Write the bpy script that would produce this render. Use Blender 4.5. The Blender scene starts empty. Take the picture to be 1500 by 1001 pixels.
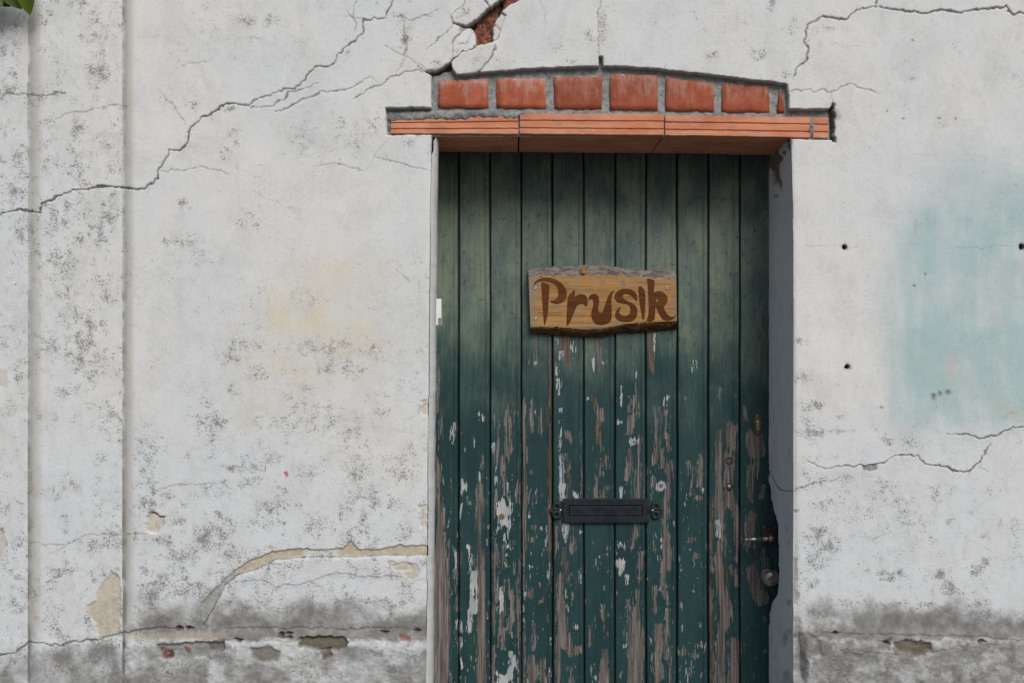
import bpy, bmesh, math, random
import numpy as np
from mathutils import Vector, Matrix

# ------------------------------------------------------------------ camera, sky, sun, exposure
scene = bpy.context.scene
COL = scene.collection
D = 2.43            # camera to wall face, metres
CZ = 1.58           # eye height
S = 600.0           # photo pixels per metre on the wall face (1500 px wide photograph)

cam_data = bpy.data.cameras.new('camera')
cam_data.sensor_width = 36.0
cam_data.lens = D * 36.0 / 2.5
cam_data.clip_start = 0.05
cam_data.clip_end = 2000.0
cam = bpy.data.objects.new('camera', cam_data)
COL.objects.link(cam)
cam.location = (0, -D, CZ)
cam.rotation_euler = (math.radians(90), 0, 0)
scene.camera = cam

SUN_EL, SUN_AZ = 42.0, 20.0       # degrees; azimuth measured from straight out of the wall towards its right end
world = bpy.data.worlds.new('World'); scene.world = world
world.use_nodes = True
wn = world.node_tree.nodes; wl = world.node_tree.links
bg = wn['Background']
sky = wn.new('ShaderNodeTexSky'); sky.sky_type = 'NISHITA'; sky.sun_disc = False
sky.sun_elevation = math.radians(SUN_EL)
sky.sun_rotation = math.radians(180.0 - SUN_AZ)
sky.air_density = 1.0; sky.dust_density = 2.0; sky.ozone_density = 1.0
wl.new(sky.outputs[0], bg.inputs[0])
bg.inputs[1].default_value = 0.068

sun_data = bpy.data.lights.new('sun', 'SUN')
sun_data.energy = 2.6; sun_data.angle = math.radians(32); sun_data.color = (1.0, 0.965, 0.925)
sun = bpy.data.objects.new('sun', sun_data); COL.objects.link(sun)
to_sun = Vector((math.sin(math.radians(SUN_AZ)) * math.cos(math.radians(SUN_EL)),
                 -math.cos(math.radians(SUN_AZ)) * math.cos(math.radians(SUN_EL)),
                 math.sin(math.radians(SUN_EL))))
sun.rotation_euler = to_sun.to_track_quat('Z', 'Y').to_euler()
sun.location = (2, -6, 6)

vs = scene.view_settings
vs.view_transform = 'Standard'; vs.look = 'None'; vs.gamma = 1.0; vs.use_curve_mapping = False
vs.exposure = -0.06
try:
    scene.cycles.max_bounces = 8; scene.cycles.diffuse_bounces = 4
except Exception:
    pass

# ------------------------------------------------------------------ helpers
random.seed(7)
YD = 0.24           # front of the door planks behind the wall face

def W(px, py, Y=0.0):
    k = (D + Y) / D / S
    return ((px - 750.0) * k, Y, CZ - (py - 500.5) * k)

def wx(px, Y=0.0): return (px - 750.0) * (D + Y) / D / S
def wz(py, Y=0.0): return CZ - (py - 500.5) * (D + Y) / D / S

_tabs = {}
def vnoise(x, y, seed=0):
    if seed not in _tabs:
        _tabs[seed] = np.random.RandomState(seed + 11).rand(256, 256).astype(np.float32)
    T = _tabs[seed]
    xi = np.floor(x).astype(np.int64); yi = np.floor(y).astype(np.int64)
    fx = (x - xi).astype(np.float32); fy = (y - yi).astype(np.float32)
    fx = fx * fx * (3 - 2 * fx); fy = fy * fy * (3 - 2 * fy)
    x0 = xi & 255; x1 = (xi + 1) & 255; y0 = yi & 255; y1 = (yi + 1) & 255
    a = T[y0, x0] * (1 - fx) + T[y0, x1] * fx
    b = T[y1, x0] * (1 - fx) + T[y1, x1] * fx
    return a * (1 - fy) + b * fy

def fbm(x, y, octaves=4, seed=0, rough=0.5):
    v = 0.0; a = 1.0; t = 0.0
    for o in range(octaves):
        v = v + a * vnoise(x * 2 ** o + 17.3 * o, y * 2 ** o + 9.1 * o, seed + o)
        t += a; a *= rough
    return v / t            # about 0..1, mean 0.5

def sstep(a, b, x):
    t = np.clip((x - a) / (b - a), 0, 1)
    return t * t * (3 - 2 * t)

def seg_field(X, Y, pts, ws):
    """largest (w - distance) over the segments of a tapered polyline"""
    best = np.full(X.shape, -1e3, np.float32)
    if len(pts) == 1:
        return (ws[0] - np.hypot(X - pts[0][0], Y - pts[0][1])).astype(np.float32)
    for (ax, ay), (bx, by), wa, wb in zip(pts[:-1], pts[1:], ws[:-1], ws[1:]):
        dx, dy = bx - ax, by - ay
        L = dx * dx + dy * dy + 1e-9
        t = np.clip(((X - ax) * dx + (Y - ay) * dy) / L, 0, 1)
        d = np.hypot(X - ax - t * dx, Y - ay - t * dy)
        best = np.maximum(best, wa + (wb - wa) * t - d)
    return best

def poly_field(X, Y, pts):
    """signed distance to polygon, positive inside"""
    inside = np.zeros(X.shape, bool)
    d = np.full(X.shape, 1e6, np.float32)
    n = len(pts)
    for i in range(n):
        ax, ay = pts[i]; bx, by = pts[(i + 1) % n]
        dx, dy = bx - ax, by - ay
        L = dx * dx + dy * dy + 1e-9
        t = np.clip(((X - ax) * dx + (Y - ay) * dy) / L, 0, 1)
        d = np.minimum(d, np.hypot(X - ax - t * dx, Y - ay - t * dy))
        if by != ay:
            c = ((ay > Y) != (by > Y)) & (X < dx * (Y - ay) / dy + ax)
            inside ^= c
    return np.where(inside, d, -d)

def new_obj(name, mesh, mat=None, parent=None):
    o = bpy.data.objects.new(name, mesh)
    COL.objects.link(o)
    if mat is not None: mesh.materials.append(mat)
    if parent is not None: o.parent = parent
    return o

def fast_mesh(name, verts, quads, smooth=True):
    me = bpy.data.meshes.new(name)
    verts = np.asarray(verts, np.float32); quads = np.asarray(quads, np.int32)
    nq = len(quads)
    me.vertices.add(len(verts)); me.vertices.foreach_set('co', verts.ravel())
    me.loops.add(nq * 4); me.loops.foreach_set('vertex_index', quads.ravel())
    me.polygons.add(nq)
    me.polygons.foreach_set('loop_start', np.arange(0, nq * 4, 4, dtype=np.int32))
    me.polygons.foreach_set('loop_total', np.full(nq, 4, np.int32))
    me.polygons.foreach_set('use_smooth', np.full(nq, smooth, bool))
    me.update(calc_edges=True)
    return me

def add_attr(me, name, arr):
    a = me.attributes.new(name, 'FLOAT', 'POINT')
    a.data.foreach_set('value', np.ascontiguousarray(arr, np.float32).ravel())

def grid_quads(nr, nc, off=0, flip=False):
    i = np.arange(nr - 1)[:, None] * nc + np.arange(nc - 1)[None, :] + off
    q = np.stack([i, i + 1, i + nc + 1, i + nc], -1).reshape(-1, 4)
    return q[:, ::-1] if flip else q

def bm_obj(name, bm, mat, parent=None, smooth=False):
    me = bpy.data.meshes.new(name)
    bmesh.ops.recalc_face_normals(bm, faces=bm.faces)
    if smooth:
        for f in bm.faces: f.smooth = True
    bm.to_mesh(me); bm.free()
    return new_obj(name, me, mat, parent)

def empty(name, loc):
    o = bpy.data.objects.new(name, None); COL.objects.link(o)
    o.location = loc; o.empty_display_size = 0.1
    return o

def tag(o, label=None, cat=None, group=None, kind=None):
    if label: o['label'] = label
    if cat: o['category'] = cat
    if group: o['group'] = group
    if kind: o['kind'] = kind
    return o

def keep_world(child, parent):
    child.parent = parent
    child.matrix_parent_inverse = Matrix.Translation(-Vector(parent.location))

# ------------------------------------------------------------------ node helper
class Mat:
    def __init__(self, name):
        self.m = bpy.data.materials.new(name); self.m.use_nodes = True
        self.n = self.m.node_tree.nodes; self.l = self.m.node_tree.links
        self.b = self.n['Principled BSDF']
        tc = self.n.new('ShaderNodeTexCoord'); self.obj = tc.outputs['Object']; self.gen = tc.outputs['Generated']
        self.rnd = None
    def random(self):
        if self.rnd is None:
            self.rnd = self.n.new('ShaderNodeObjectInfo').outputs['Random']
        return self.rnd
    def set(self, sock, v):
        if hasattr(v, 'is_output'): self.l.new(v, sock)
        else:
            if sock.type == 'RGBA' and len(v) == 3: v = (*v, 1)
            sock.default_value = v
    def attr(self, name):
        a = self.n.new('ShaderNodeAttribute'); a.attribute_name = name
        return a.outputs['Fac']
    def math(self, op, a, b=0.0, clamp=False):
        x = self.n.new('ShaderNodeMath'); x.operation = op; x.use_clamp = clamp
        self.set(x.inputs[0], a); self.set(x.inputs[1], b); return x.outputs[0]
    def add(self, a, b): return self.math('ADD', a, b)
    def sub(self, a, b): return self.math('SUBTRACT', a, b)
    def mul(self, a, b): return self.math('MULTIPLY', a, b)
    def mapping(self, scale, loc=(0, 0, 0), vec=None):
        x = self.n.new('ShaderNodeMapping')
        self.set(x.inputs['Vector'], vec if vec is not None else self.obj)
        x.inputs['Scale'].default_value = scale
        if hasattr(loc, 'is_output'): self.l.new(loc, x.inputs['Location'])
        else: x.inputs['Location'].default_value = loc
        return x.outputs[0]
    def noise(self, scale=1.0, detail=4, rough=0.55, vec=None, dist=0.0):
        x = self.n.new('ShaderNodeTexNoise')
        if isinstance(scale, tuple): v = self.mapping(scale, vec=vec); s = 1.0
        else: v = vec if vec is not None else self.obj; s = scale
        self.set(x.inputs['Vector'], v)
        top = max(scale) if isinstance(scale, tuple) else scale
        detail = min(detail, max(1.0, math.log2(1000.0 / max(top, 1.0))))
        x.inputs['Scale'].default_value = s; x.inputs['Detail'].default_value = detail
        x.inputs['Roughness'].default_value = rough; x.inputs['Distortion'].default_value = dist
        return x.outputs['Fac']
    def voronoi(self, scale, vec=None, feature='F1'):
        x = self.n.new('ShaderNodeTexVoronoi'); x.feature = feature
        self.set(x.inputs['Vector'], vec if vec is not None else self.obj)
        x.inputs['Scale'].default_value = scale
        return x.outputs['Distance']
    def ss(self, x, a, b, to0=0.0, to1=1.0):
        r = self.n.new('ShaderNodeMapRange'); r.interpolation_type = 'SMOOTHSTEP'
        self.set(r.inputs['Value'], x); self.set(r.inputs['From Min'], a); self.set(r.inputs['From Max'], b)
        self.set(r.inputs['To Min'], to0); self.set(r.inputs['To Max'], to1)
        return r.outputs[0]
    def lin(self, x, a, b, to0=0.0, to1=1.0):
        r = self.n.new('ShaderNodeMapRange')
        self.set(r.inputs['Value'], x); self.set(r.inputs['From Min'], a); self.set(r.inputs['From Max'], b)
        self.set(r.inputs['To Min'], to0); self.set(r.inputs['To Max'], to1)
        return r.outputs[0]
    def mix(self, f, a, b, mode='MIX'):
        x = self.n.new('ShaderNodeMix'); x.data_type = 'RGBA'; x.blend_type = mode
        self.set(x.inputs[0], f); self.set(x.inputs[6], a); self.set(x.inputs[7], b)
        return x.outputs[2]
    def scale(self, c, f):
        x = self.n.new('ShaderNodeVectorMath'); x.operation = 'SCALE'
        self.set(x.inputs[0], c); self.set(x.inputs['Scale'], f); return x.outputs[0]
    def bump(self, h, strength=0.3, dist=0.002, prev=None):
        x = self.n.new('ShaderNodeBump'); self.set(x.inputs['Height'], h)
        x.inputs['Strength'].default_value = strength; x.inputs['Distance'].default_value = dist
        if prev is not None: self.l.new(prev, x.inputs['Normal'])
        return x.outputs[0]
    def out(self, color, rough=0.8, normal=None, metal=0.0, spec=0.3):
        self.set(self.b.inputs['Base Color'], color); self.set(self.b.inputs['Roughness'], rough)
        self.set(self.b.inputs['Metallic'], metal)
        self.b.inputs['Specular IOR Level'].default_value = spec
        if normal is not None: self.l.new(normal, self.b.inputs['Normal'])
        return self.m

# ------------------------------------------------------------------ materials
def mat_plaster(name='wall_plaster', wash='yellow'):
    m = Mat(name)
    A = m.attr
    big = m.noise(1.7, 4, 0.6)
    mid = m.noise(7.0, 5, 0.62)
    streak = m.noise((55, 55, 5), 4, 0.6)
    fine = m.noise(240, 2, 0.7)
    fine2 = m.noise(95, 5, 0.72)
    c = m.mix(m.ss(big, .36, .64), (.655, .685, .705), (.73, .725, .705))
    c = m.mix(m.mul(A('cool'), .75), c, (.65, .69, .725))
    smudge = m.noise((13, 13, 6), 5, .68, dist=.6)
    c = m.mix(m.mul(m.ss(smudge, .47, .70), .42), c, (.50, .51, .505))
    c = m.mix(m.mul(m.ss(mid, .46, .72), .30), c, (.57, .585, .585))
    c = m.mix(m.mul(m.ss(streak, .5, .75), .20), c, (.58, .58, .57))
    c = m.mix(m.mul(m.ss(fine2, .48, .75), .34), c, (.46, .46, .45))
    lay = m.add(m.mul(mid, .7), m.mul(fine2, .3))
    c = m.mix(m.mul(m.ss(lay, .535, .55), .30), c, (.56, .565, .56))
    c = m.mix(m.mul(m.ss(m.add(m.mul(smudge, .7), m.mul(fine2, .3)), .45, .46), .22), c, (.80, .80, .79))
    c = m.mix(m.mul(m.ss(fine, .66, .72), .45), c, (.30, .30, .285))
    # worn colour washes
    if wash == 'blue':
        bl = A('blue')
        bn = m.noise(5.5, 4, .62); bn2 = m.noise((26, 26, 7), 3, .6)
        c = m.mix(m.mul(bl, m.ss(m.add(m.mul(bn, .65), m.mul(bn2, .35)), .3, .62, .25, 1)), c, (.335, .505, .515))
        c = m.mix(m.mul(bl, m.mul(m.ss(m.noise(9, 3, .6), .56, .68), .6)), c, (.58, .52, .45))
        c = m.mix(m.mul(m.mul(bl, m.ss(m.noise((120, 120, 4), 3, .6), .62, .74)), .5), c, (.22, .52, .56))
    else:
        ye = A('yellow')
        c = m.mix(m.mul(ye, m.ss(m.noise(10, 4, .6), .35, .65, .3, 1)), c, (.70, .615, .44))
    # grey chips where the paint has gone
    chip = A('chip')
    cn = m.add(m.mul(m.noise(62, 3, .55), .7), m.mul(smudge, .3))
    cm = m.ss(cn, m.sub(.735, m.mul(chip, .185)), m.sub(.755, m.mul(chip, .185)))
    sp = m.voronoi(88, vec=m.mapping((1, .0, 1.1)))
    gate = m.ss(m.add(mid, m.mul(chip, .34)), .66, .82)
    spm = m.mul(m.ss(m.add(sp, m.mul(m.sub(fine2, .5), .5)), .34, .24), gate)
    cm = m.math('MAXIMUM', cm, m.mul(spm, .9))
    c = m.mix(m.mul(cm, .62), c, m.mix(fine2, (.28, .285, .27), (.42, .42, .40)))
    # mildew
    mo = A('mould')
    mn = m.noise(230, 4, .78); mn2 = m.noise(46, 4, .68)
    mm = m.add(m.mul(mn, .60), m.mul(mn2, .40))
    mk = m.ss(mm, m.sub(.61, m.mul(mo, .20)), m.sub(.70, m.mul(mo, .20)))
    haze = m.mul(mo, m.ss(mn2, .38, .68))
    mcol = m.mix(mn2, (.10, .105, .10), (.20, .19, .165))
    c = m.mix(m.mul(haze, .30), c, (.33, .33, .31))
    c = m.mix(m.mul(mk, m.ss(mn2, .3, .7, .35, .78)), c, mcol)
    # soot and splash dirt in the cove
    di = A('dirt')
    dn = m.noise(22, 6, .7)
    df = m.ss(m.add(di, m.mul(m.sub(m.add(dn, m.mul(fine2, .9)), .95), .9)), .02, .92)
    df = m.mul(m.add(m.mul(df, .55), m.mul(di, m.ss(dn, .25, .7, .15, .55))), m.ss(di, .0, .12))
    c = m.mix(df, c, m.mix(m.noise(60, 4, .6), (.13, .125, .115), (.26, .25, .235)))
    # exposed layers
    tn = A('tan')
    c = m.mix(tn, c, m.mix(m.ss(fine2, .35, .65), (.47, .40, .30), (.58, .52, .41)))
    mo2 = A('mortar')
    mc = m.mix(m.ss(m.noise(70, 5, .7), .32, .66), (.20, .205, .203), (.345, .35, .345))
    c = m.mix(mo2, c, mc)
    rd = A('red')
    rc = m.mix(m.ss(m.noise(55, 5, .65), .4, .62), (.10, .05, .038), (.30, .10, .06))
    rc = m.mix(m.mul(m.ss(m.noise(85, 4, .7), .6, .68), .8), rc, (.62, .57, .48))
    c = m.mix(rd, c, rc)
    hb = A('hollow')
    c = m.mix(hb, c, m.mix(m.noise(80, 5, .6), (.06, .052, .038), (.20, .17, .115)))
    ck = A('crack')
    c = m.mix(ck, c, (.075, .072, .066))
    c = m.mix(A('pink'), c, (.62, .06, .13))
    h = m.add(m.mul(fine, .35), m.add(m.mul(fine2, .8), m.mul(streak, .35)))
    h = m.sub(h, m.add(m.mul(mk, .5), m.mul(cm, .7)))
    h = m.add(h, m.mul(m.mul(m.noise(110, 6, .75), 3.0), m.math('MAXIMUM', mo2, m.math('MAXIMUM', rd, hb))))
    nrm = m.bump(h, .55, .0016)
    return m.out(c, .88, nrm, spec=.2)

def mat_jamb():
    m = Mat('jamb_paint')
    n1 = m.noise((30, 12, 4), 5, .6); n2 = m.noise(130, 5, .7); n3 = m.noise(6, 4, .6)
    c = m.mix(m.ss(n3, .35, .65), (.74, .765, .80), (.80, .81, .835))
    c = m.mix(m.mul(m.ss(n1, .52, .75), .4), c, (.55, .56, .575))
    c = m.mix(m.mul(m.ss(m.noise((60, 60, 10), 5, .7), .64, .7), .6), c, (.30, .29, .27))
    c = m.mix(m.mul(m.ss(m.noise((90, 40, 16), 4, .7), .60, .64), .35), c, (.42, .41, .39))
    c = m.mix(A_(m, 'tan'), c, m.mix(n2, (.12, .11, .095), (.30, .27, .22)))
    c = m.mix(A_(m, 'crack'), c, (.08, .078, .072))
    return m.out(c, .75, m.bump(m.add(n2, m.mul(n1, 1.5)), .4, .0012), spec=.3)

def A_(m, n): return m.attr(n)

def mat_jamb_light():
    m = Mat('jamb_white_paint')
    n1 = m.noise((40, 40, 5), 5, .6); n2 = m.noise(150, 5, .7)
    c = m.mix(m.ss(n1, .4, .7), (.74, .75, .75), (.66, .67, .66))
    c = m.mix(m.mul(m.ss(n2, .6, .75), .4), c, (.45, .43, .38))
    return m.out(c, .7, m.bump(m.add(n2, n1), .3, .001), spec=.3)

def mat_brick():
    m = Mat('new_brick')
    r = m.random()
    v = m.mapping((1, 1, 1), loc=m.scale((3.1, 1.7, 4.3), m.mul(r, 10.0)))
    n = m.noise(30, 5, .65, vec=v); f = m.noise(260, 4, .7, vec=v)
    c = m.mix(m.ss(n, .35, .66), (.33, .082, .042), (.43, .125, .068))
    c = m.mix(m.mul(m.ss(f, .55, .75), .4), c, (.24, .06, .035))
    c = m.scale(c, m.lin(r, 0, 1, .80, 1.12))
    g = m.n.new('ShaderNodeSeparateXYZ'); m.l.new(m.gen, g.inputs[0])
    top = g.outputs[2]
    st = m.add(m.mul(m.noise((75, 75, 16), 5, .7, vec=v), .6), m.mul(m.noise(32, 4, .65, vec=v), .4))
    wht = m.add(m.lin(top, .1, 1.0, -.10, .10), st)
    w = m.ss(wht, .44, .72)
    w = m.mul(w, m.lin(r, 0, 1, .45, .95))
    c = m.mix(m.mul(w, .8), c, (.50, .38, .34))
    cr = m.ss(m.add(m.noise(70, 4, .7, vec=v), m.lin(top, .86, 1.0, -.2, .14)), .58, .64)
    c = m.mix(m.mul(cr, .8), c, (.52, .50, .46))
    return m.out(c, .85, m.bump(m.add(f, m.mul(n, 1.5)), .5, .0015), spec=.2)

def mat_clay():
    m = Mat('ribbed_clay')
    r = m.random()
    v = m.mapping((1, 1, 1), loc=m.scale((2.1, .7, 1.3), m.mul(r, 10.0)))
    n = m.noise((6, 18, 60), 5, .6, vec=v); f = m.noise(220, 5, .7, vec=v)
    c = m.mix(m.ss(n, .35, .68), (.60, .22, .115), (.70, .30, .17))
    c = m.mix(m.mul(m.ss(m.noise((9, 30, 30), 5, .7, vec=v), .5, .75), .5), c, (.66, .45, .36))
    c = m.mix(m.mul(m.ss(f, .58, .72), .45), c, (.62, .50, .42))
    c = m.mix(m.mul(m.ss(m.noise((22, 60, 75), 5, .75, vec=v), .60, .64), .7), c, (.40, .39, .37))
    c = m.mix(m.mul(m.ss(m.noise(14, 4, .6, vec=v), .45, .7), .35), c, (.30, .12, .07))
    return m.out(c, .8, m.bump(m.add(f, n), .35, .001), spec=.25)

def mat_mortar():
    m = Mat('cement_mortar')
    n = m.noise(60, 6, .7); f = m.noise(300, 4, .7)
    c = m.mix(m.ss(n, .35, .66), (.16, .165, .16), (.33, .335, .325))
    return m.out(c, .92, m.bump(m.add(f, m.mul(n, 2.5)), .9, .003), spec=.15)

def mat_old_brick():
    m = Mat('old_brick')
    n = m.noise(40, 6, .7); f = m.noise(140, 5, .7)
    c = m.mix(m.ss(n, .38, .62), (.085, .04, .03), (.27, .085, .05))
    c = m.mix(m.mul(m.ss(f, .5, .7), .5), c, (.06, .035, .03))
    c = m.mix(m.ss(m.noise(48, 4, .7), .62, .66), c, (.60, .55, .46))
    return m.out(c, .95, m.bump(m.add(f, m.mul(n, 2)), .9, .003), spec=.1)

def mat_door():
    m = Mat('peeling_green_paint')
    r = m.random()
    loc = m.scale((5.3, 2.7, 7.9), m.mul(r, 10.0))
    v = m.mapping((1, 1, 1), loc=loc)
    grain = m.noise((170, 60, 5.5), 6, .68, vec=v, dist=.25)
    grain2 = m.noise((420, 100, 9), 4, .65, vec=v)
    rag = m.noise((185, 80, 15), 4, .72, vec=v)
    rag2 = m.noise((330, 200, 60), 3, .7, vec=v)
    sliv = m.noise((260, 80, 9), 3, .6, vec=v)
    blot = m.noise((11, 11, 5), 5, .65, vec=v)
    blot2 = m.noise((34, 34, 16), 5, .65, vec=v)
    ol = m.attr('olive_lintel_shade')
    gcol = m.mix(m.ss(blot, .36, .64), (.012, .042, .045), (.019, .058, .059))
    gcol = m.mix(m.mul(m.ss(blot2, .5, .72), .45), gcol, (.012, .038, .042))
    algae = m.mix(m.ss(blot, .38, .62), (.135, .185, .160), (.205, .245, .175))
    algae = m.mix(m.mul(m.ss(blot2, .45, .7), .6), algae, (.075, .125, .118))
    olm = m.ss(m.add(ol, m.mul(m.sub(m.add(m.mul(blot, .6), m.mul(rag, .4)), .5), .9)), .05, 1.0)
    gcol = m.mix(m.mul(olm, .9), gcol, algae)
    gcol = m.mix(m.mul(m.ss(grain, .46, .68), .42), gcol, m.scale(gcol, .55))
    gcol = m.mix(m.mul(m.mul(m.ss(rag, .52, .7), olm), .4), gcol, (.17, .21, .16))
    # small dark fungus dots
    gcol = m.mix(m.mul(m.ss(m.noise(75, 5, .7, vec=v), .59, .67), .65), gcol, (.018, .032, .032))
    # worn wood
    wood = m.mix(m.ss(grain, .34, .66), (.085, .070, .064), (.245, .215, .200))
    wood = m.mix(m.mul(m.ss(grain2, .48, .68), .7), wood, (.055, .042, .036))
    wood = m.mix(m.mul(m.ss(m.noise((30, 30, 6), 4, .6, vec=v), .52, .66), .5), wood, (.15, .118, .10))
    under = m.mix(m.ss(blot2, .4, .66), (.33, .365, .385), (.48, .485, .465))
    under = m.mix(m.mul(m.ss(grain2, .52, .7), .5), under, (.26, .25, .24))
    brown = m.mix(m.ss(grain, .38, .62), (.085, .05, .032), (.20, .125, .075))
    # fields are distances in photo pixels / 16 + .5
    edge = m.add(m.mul(m.sub(rag, .5), 1.15), m.mul(m.sub(rag2, .5), .6))
    wf = m.sub(m.add(m.attr('wood'), edge), m.mul(m.ss(sliv, .52, .66), .34))
    uf = m.add(m.attr('under'), edge)
    bf = m.add(m.attr('brown'), m.mul(edge, 1.1))
    # scattered little flakes, more of them low down
    fl = m.noise((95, 60, 22), 5, .7, vec=v)
    fden = m.attr('flake')
    flm = m.ss(fl, m.sub(.80, m.mul(fden, .17)), m.sub(.815, m.mul(fden, .17)))
    ft = m.noise((300, 300, 90), 4, .7, vec=v)
    specks = m.mul(m.ss(ft, m.sub(.82, m.mul(fden, .10)), m.sub(.84, m.mul(fden, .10))), .8)
    wm = m.ss(wf, .49, .54)
    um = m.ss(uf, .49, .54)
    rim = m.mul(m.ss(wf, .46, .52), m.ss(m.noise((60, 60, 10), 4, .6, vec=v), .47, .6))
    bmk = m.ss(bf, .46, .58)
    c = m.mix(m.mul(bmk, .8), gcol, brown)
    c = m.mix(m.mul(flm, .85), c, m.mix(r, wood, under))
    c = m.mix(m.mul(rim, .85), c, under)
    c = m.mix(wm, c, wood)
    c = m.mix(um, c, under)
    c = m.mix(specks, c, (.36, .37, .36))
    hole = m.attr('knot')
    c = m.mix(hole, c, (.16, .10, .06))
    groove = m.attr('groove')
    c = m.mix(m.mul(groove, .75), c, (.012, .014, .013))
    peel = m.math('MAXIMUM', wm, m.math('MAXIMUM', m.mul(um, .6), m.mul(flm, .8)))
    h = m.sub(m.mul(blot2, .15), peel)
    h = m.add(h, m.mul(m.mul(grain, 1.1), m.lin(wm, 0, 1, .18, 1)))
    nrm = m.bump(h, .6, .0017)
    rough = m.lin(peel, 0, 1, .52, .9)
    return m.out(c, rough, nrm, spec=.3)

def mat_sign_wood():
    m = Mat('varnished_board')
    g = m.noise((5, 30, 75), 6, .65, dist=.5)
    g2 = m.noise((9, 60, 190), 4, .6)
    b = m.noise(13, 5, .65)
    c = m.mix(m.ss(g, .34, .66), (.29, .155, .055), (.45, .235, .08))
    c = m.mix(m.mul(m.ss(b, .44, .64), .8), c, (.33, .235, .13))
    c = m.mix(m.mul(m.ss(m.noise((60, 60, 22), 4, .6), .56, .70), .6), c, (.52, .24, .06))
    c = m.mix(m.mul(m.ss(g2, .50, .68), .55), c, (.16, .085, .038))
    c = m.mix(m.mul(m.ss(m.noise(26, 4, .6), .58, .70), .7), c, (.20, .17, .14))
    gx = m.n.new('ShaderNodeSeparateXYZ'); m.l.new(m.gen, gx.inputs[0])
    edge = m.math('MAXIMUM', m.ss(gx.outputs[0], .10, .0), m.ss(gx.outputs[0], .94, 1.0))
    edge = m.math('MAXIMUM', edge, m.ss(gx.outputs[2], .12, .0))
    c = m.mix(m.mul(edge, m.ss(b, .3, .6, .2, .8)), c, (.24, .20, .165))
    return m.out(c, .68, m.bump(m.add(g, g2), .4, .0012), spec=.18)

def mat_bark(name, a, b):
    m = Mat(name)
    n = m.noise((28, 60, 60), 6, .72); f = m.noise(170, 5, .7)
    c = m.mix(m.ss(n, .34, .64), a, b)
    c = m.mix(m.mul(m.ss(f, .52, .7), .5), c, m.scale(a, .5))
    return m.out(c, .95, m.bump(m.add(m.mul(n, 2), f), .9, .004), spec=.1)

def mat_simple(name, c1, c2, rough=.5, metal=0.0, sc=60, bump=.15, spec=.4, stretch=None):
    m = Mat(name)
    n = m.noise(stretch if stretch else sc, 5, .65); f = m.noise(sc * 5, 4, .7)
    c = m.mix(m.ss(n, .36, .66), c1, c2)
    r = m.lin(n, .3, .7, max(.05, rough - .12), min(1, rough + .15))
    return m.out(c, r, m.bump(m.add(n, f), bump, .0006), metal, spec)

def mat_leaf():
    m = Mat('leaf_green')
    r = m.random()
    n = m.noise(35, 4, .6)
    c = m.mix(r, (.050, .085, .012), (.105, .145, .018))
    c = m.mix(m.mul(m.ss(n, .4, .7), .4), c, (.035, .06, .010))
    m.b.inputs['Subsurface Weight'].default_value = 0.0
    return m.out(c, .45, m.bump(n, .2, .001), spec=.4)

def mat_ground():
    m = Mat('pavement')
    n = m.noise(1.3, 5, .6); f = m.noise(40, 6, .7)
    c = m.mix(m.ss(n, .35, .66), (.10, .098, .094), (.15, .146, .14))
    c = m.mix(m.mul(m.ss(f, .45, .7), .5), c, (.08, .078, .075))
    return m.out(c, .9, m.bump(f, .4, .003), spec=.2)

M = dict(plaster=mat_plaster(), plaster_blue=mat_plaster('wall_plaster_blue_wash', 'blue'), jamb=mat_jamb(), jamb_light=mat_jamb_light(), brick=mat_brick(), clay=mat_clay(), mortar=mat_mortar(),
         old_brick=mat_old_brick(), door=mat_door(), sign=mat_sign_wood(),
         bark_top=mat_bark('grey_bark', (.11, .098, .09), (.28, .25, .23)),
         bark_low=mat_bark('brown_bark', (.05, .028, .016), (.15, .085, .045)),
         letter=mat_simple('brown_lettering', (.085, .029, .009), (.135, .048, .014), .75, sc=30, bump=.3, spec=.12, stretch=(8, 40, 120)),
         black=mat_simple('black_iron', (.012, .017, .024), (.020, .026, .034), .45, .3, sc=45, bump=.2),
         iron_green=mat_simple('dull_iron', (.014, .022, .020), (.035, .045, .038), .6, .3, sc=90, bump=.4),
         steel=mat_simple('worn_steel', (.30, .27, .235), (.45, .41, .36), .36, .9, sc=80, bump=.2),
         rust=mat_simple('rusty_iron', (.055, .032, .022), (.11, .07, .05), .65, .5, sc=90, bump=.5),
         brass=mat_simple('dull_brass', (.085, .072, .028), (.15, .125, .05), .5, .6, sc=90, bump=.3),
         white=mat_simple('white_plastic', (.78, .79, .79), (.72, .73, .72), .4, sc=20, bump=.05),
         grey=mat_simple('grey_plastic', (.12, .12, .12), (.2, .2, .2), .5, sc=40),
         screw=mat_simple('zinc_screw', (.32, .36, .33), (.45, .48, .45), .4, .8, sc=200),
         dark=mat_simple('dark_hole', (.008, .008, .008), (.015, .014, .013), .9, sc=50),
         knot=mat_simple('cut_knot', (.22, .10, .035), (.36, .19, .075), .7, sc=90, bump=.4),
         leaf=mat_leaf(), stem=mat_simple('woody_stem', (.09, .065, .04), (.16, .12, .08), .9, sc=60, bump=.6),
         ground=mat_ground())

# ------------------------------------------------------------------ ground
bm = bmesh.new()
bmesh.ops.create_grid(bm, x_segments=8, y_segments=8, size=300)
g = bm_obj('ground', bm, M['ground'])
tag(g, 'grey pavement in front of the house wall', 'ground', kind='structure')

# ================================================================== THE WALL
def xl_px(py): return np.interp(py, [190, 300, 600, 800, 1000, 1500], [632, 630, 627, 625.5, 624, 623])
def xr_px(py): return np.interp(py, [190, 300, 500, 800, 900, 950, 1000, 1100, 1500], [1157, 1160, 1163, 1165, 1167, 1172, 1176, 1178, 1178])
XL0, XR0, ZH = wx(628), wx(1163), wz(198)

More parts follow.
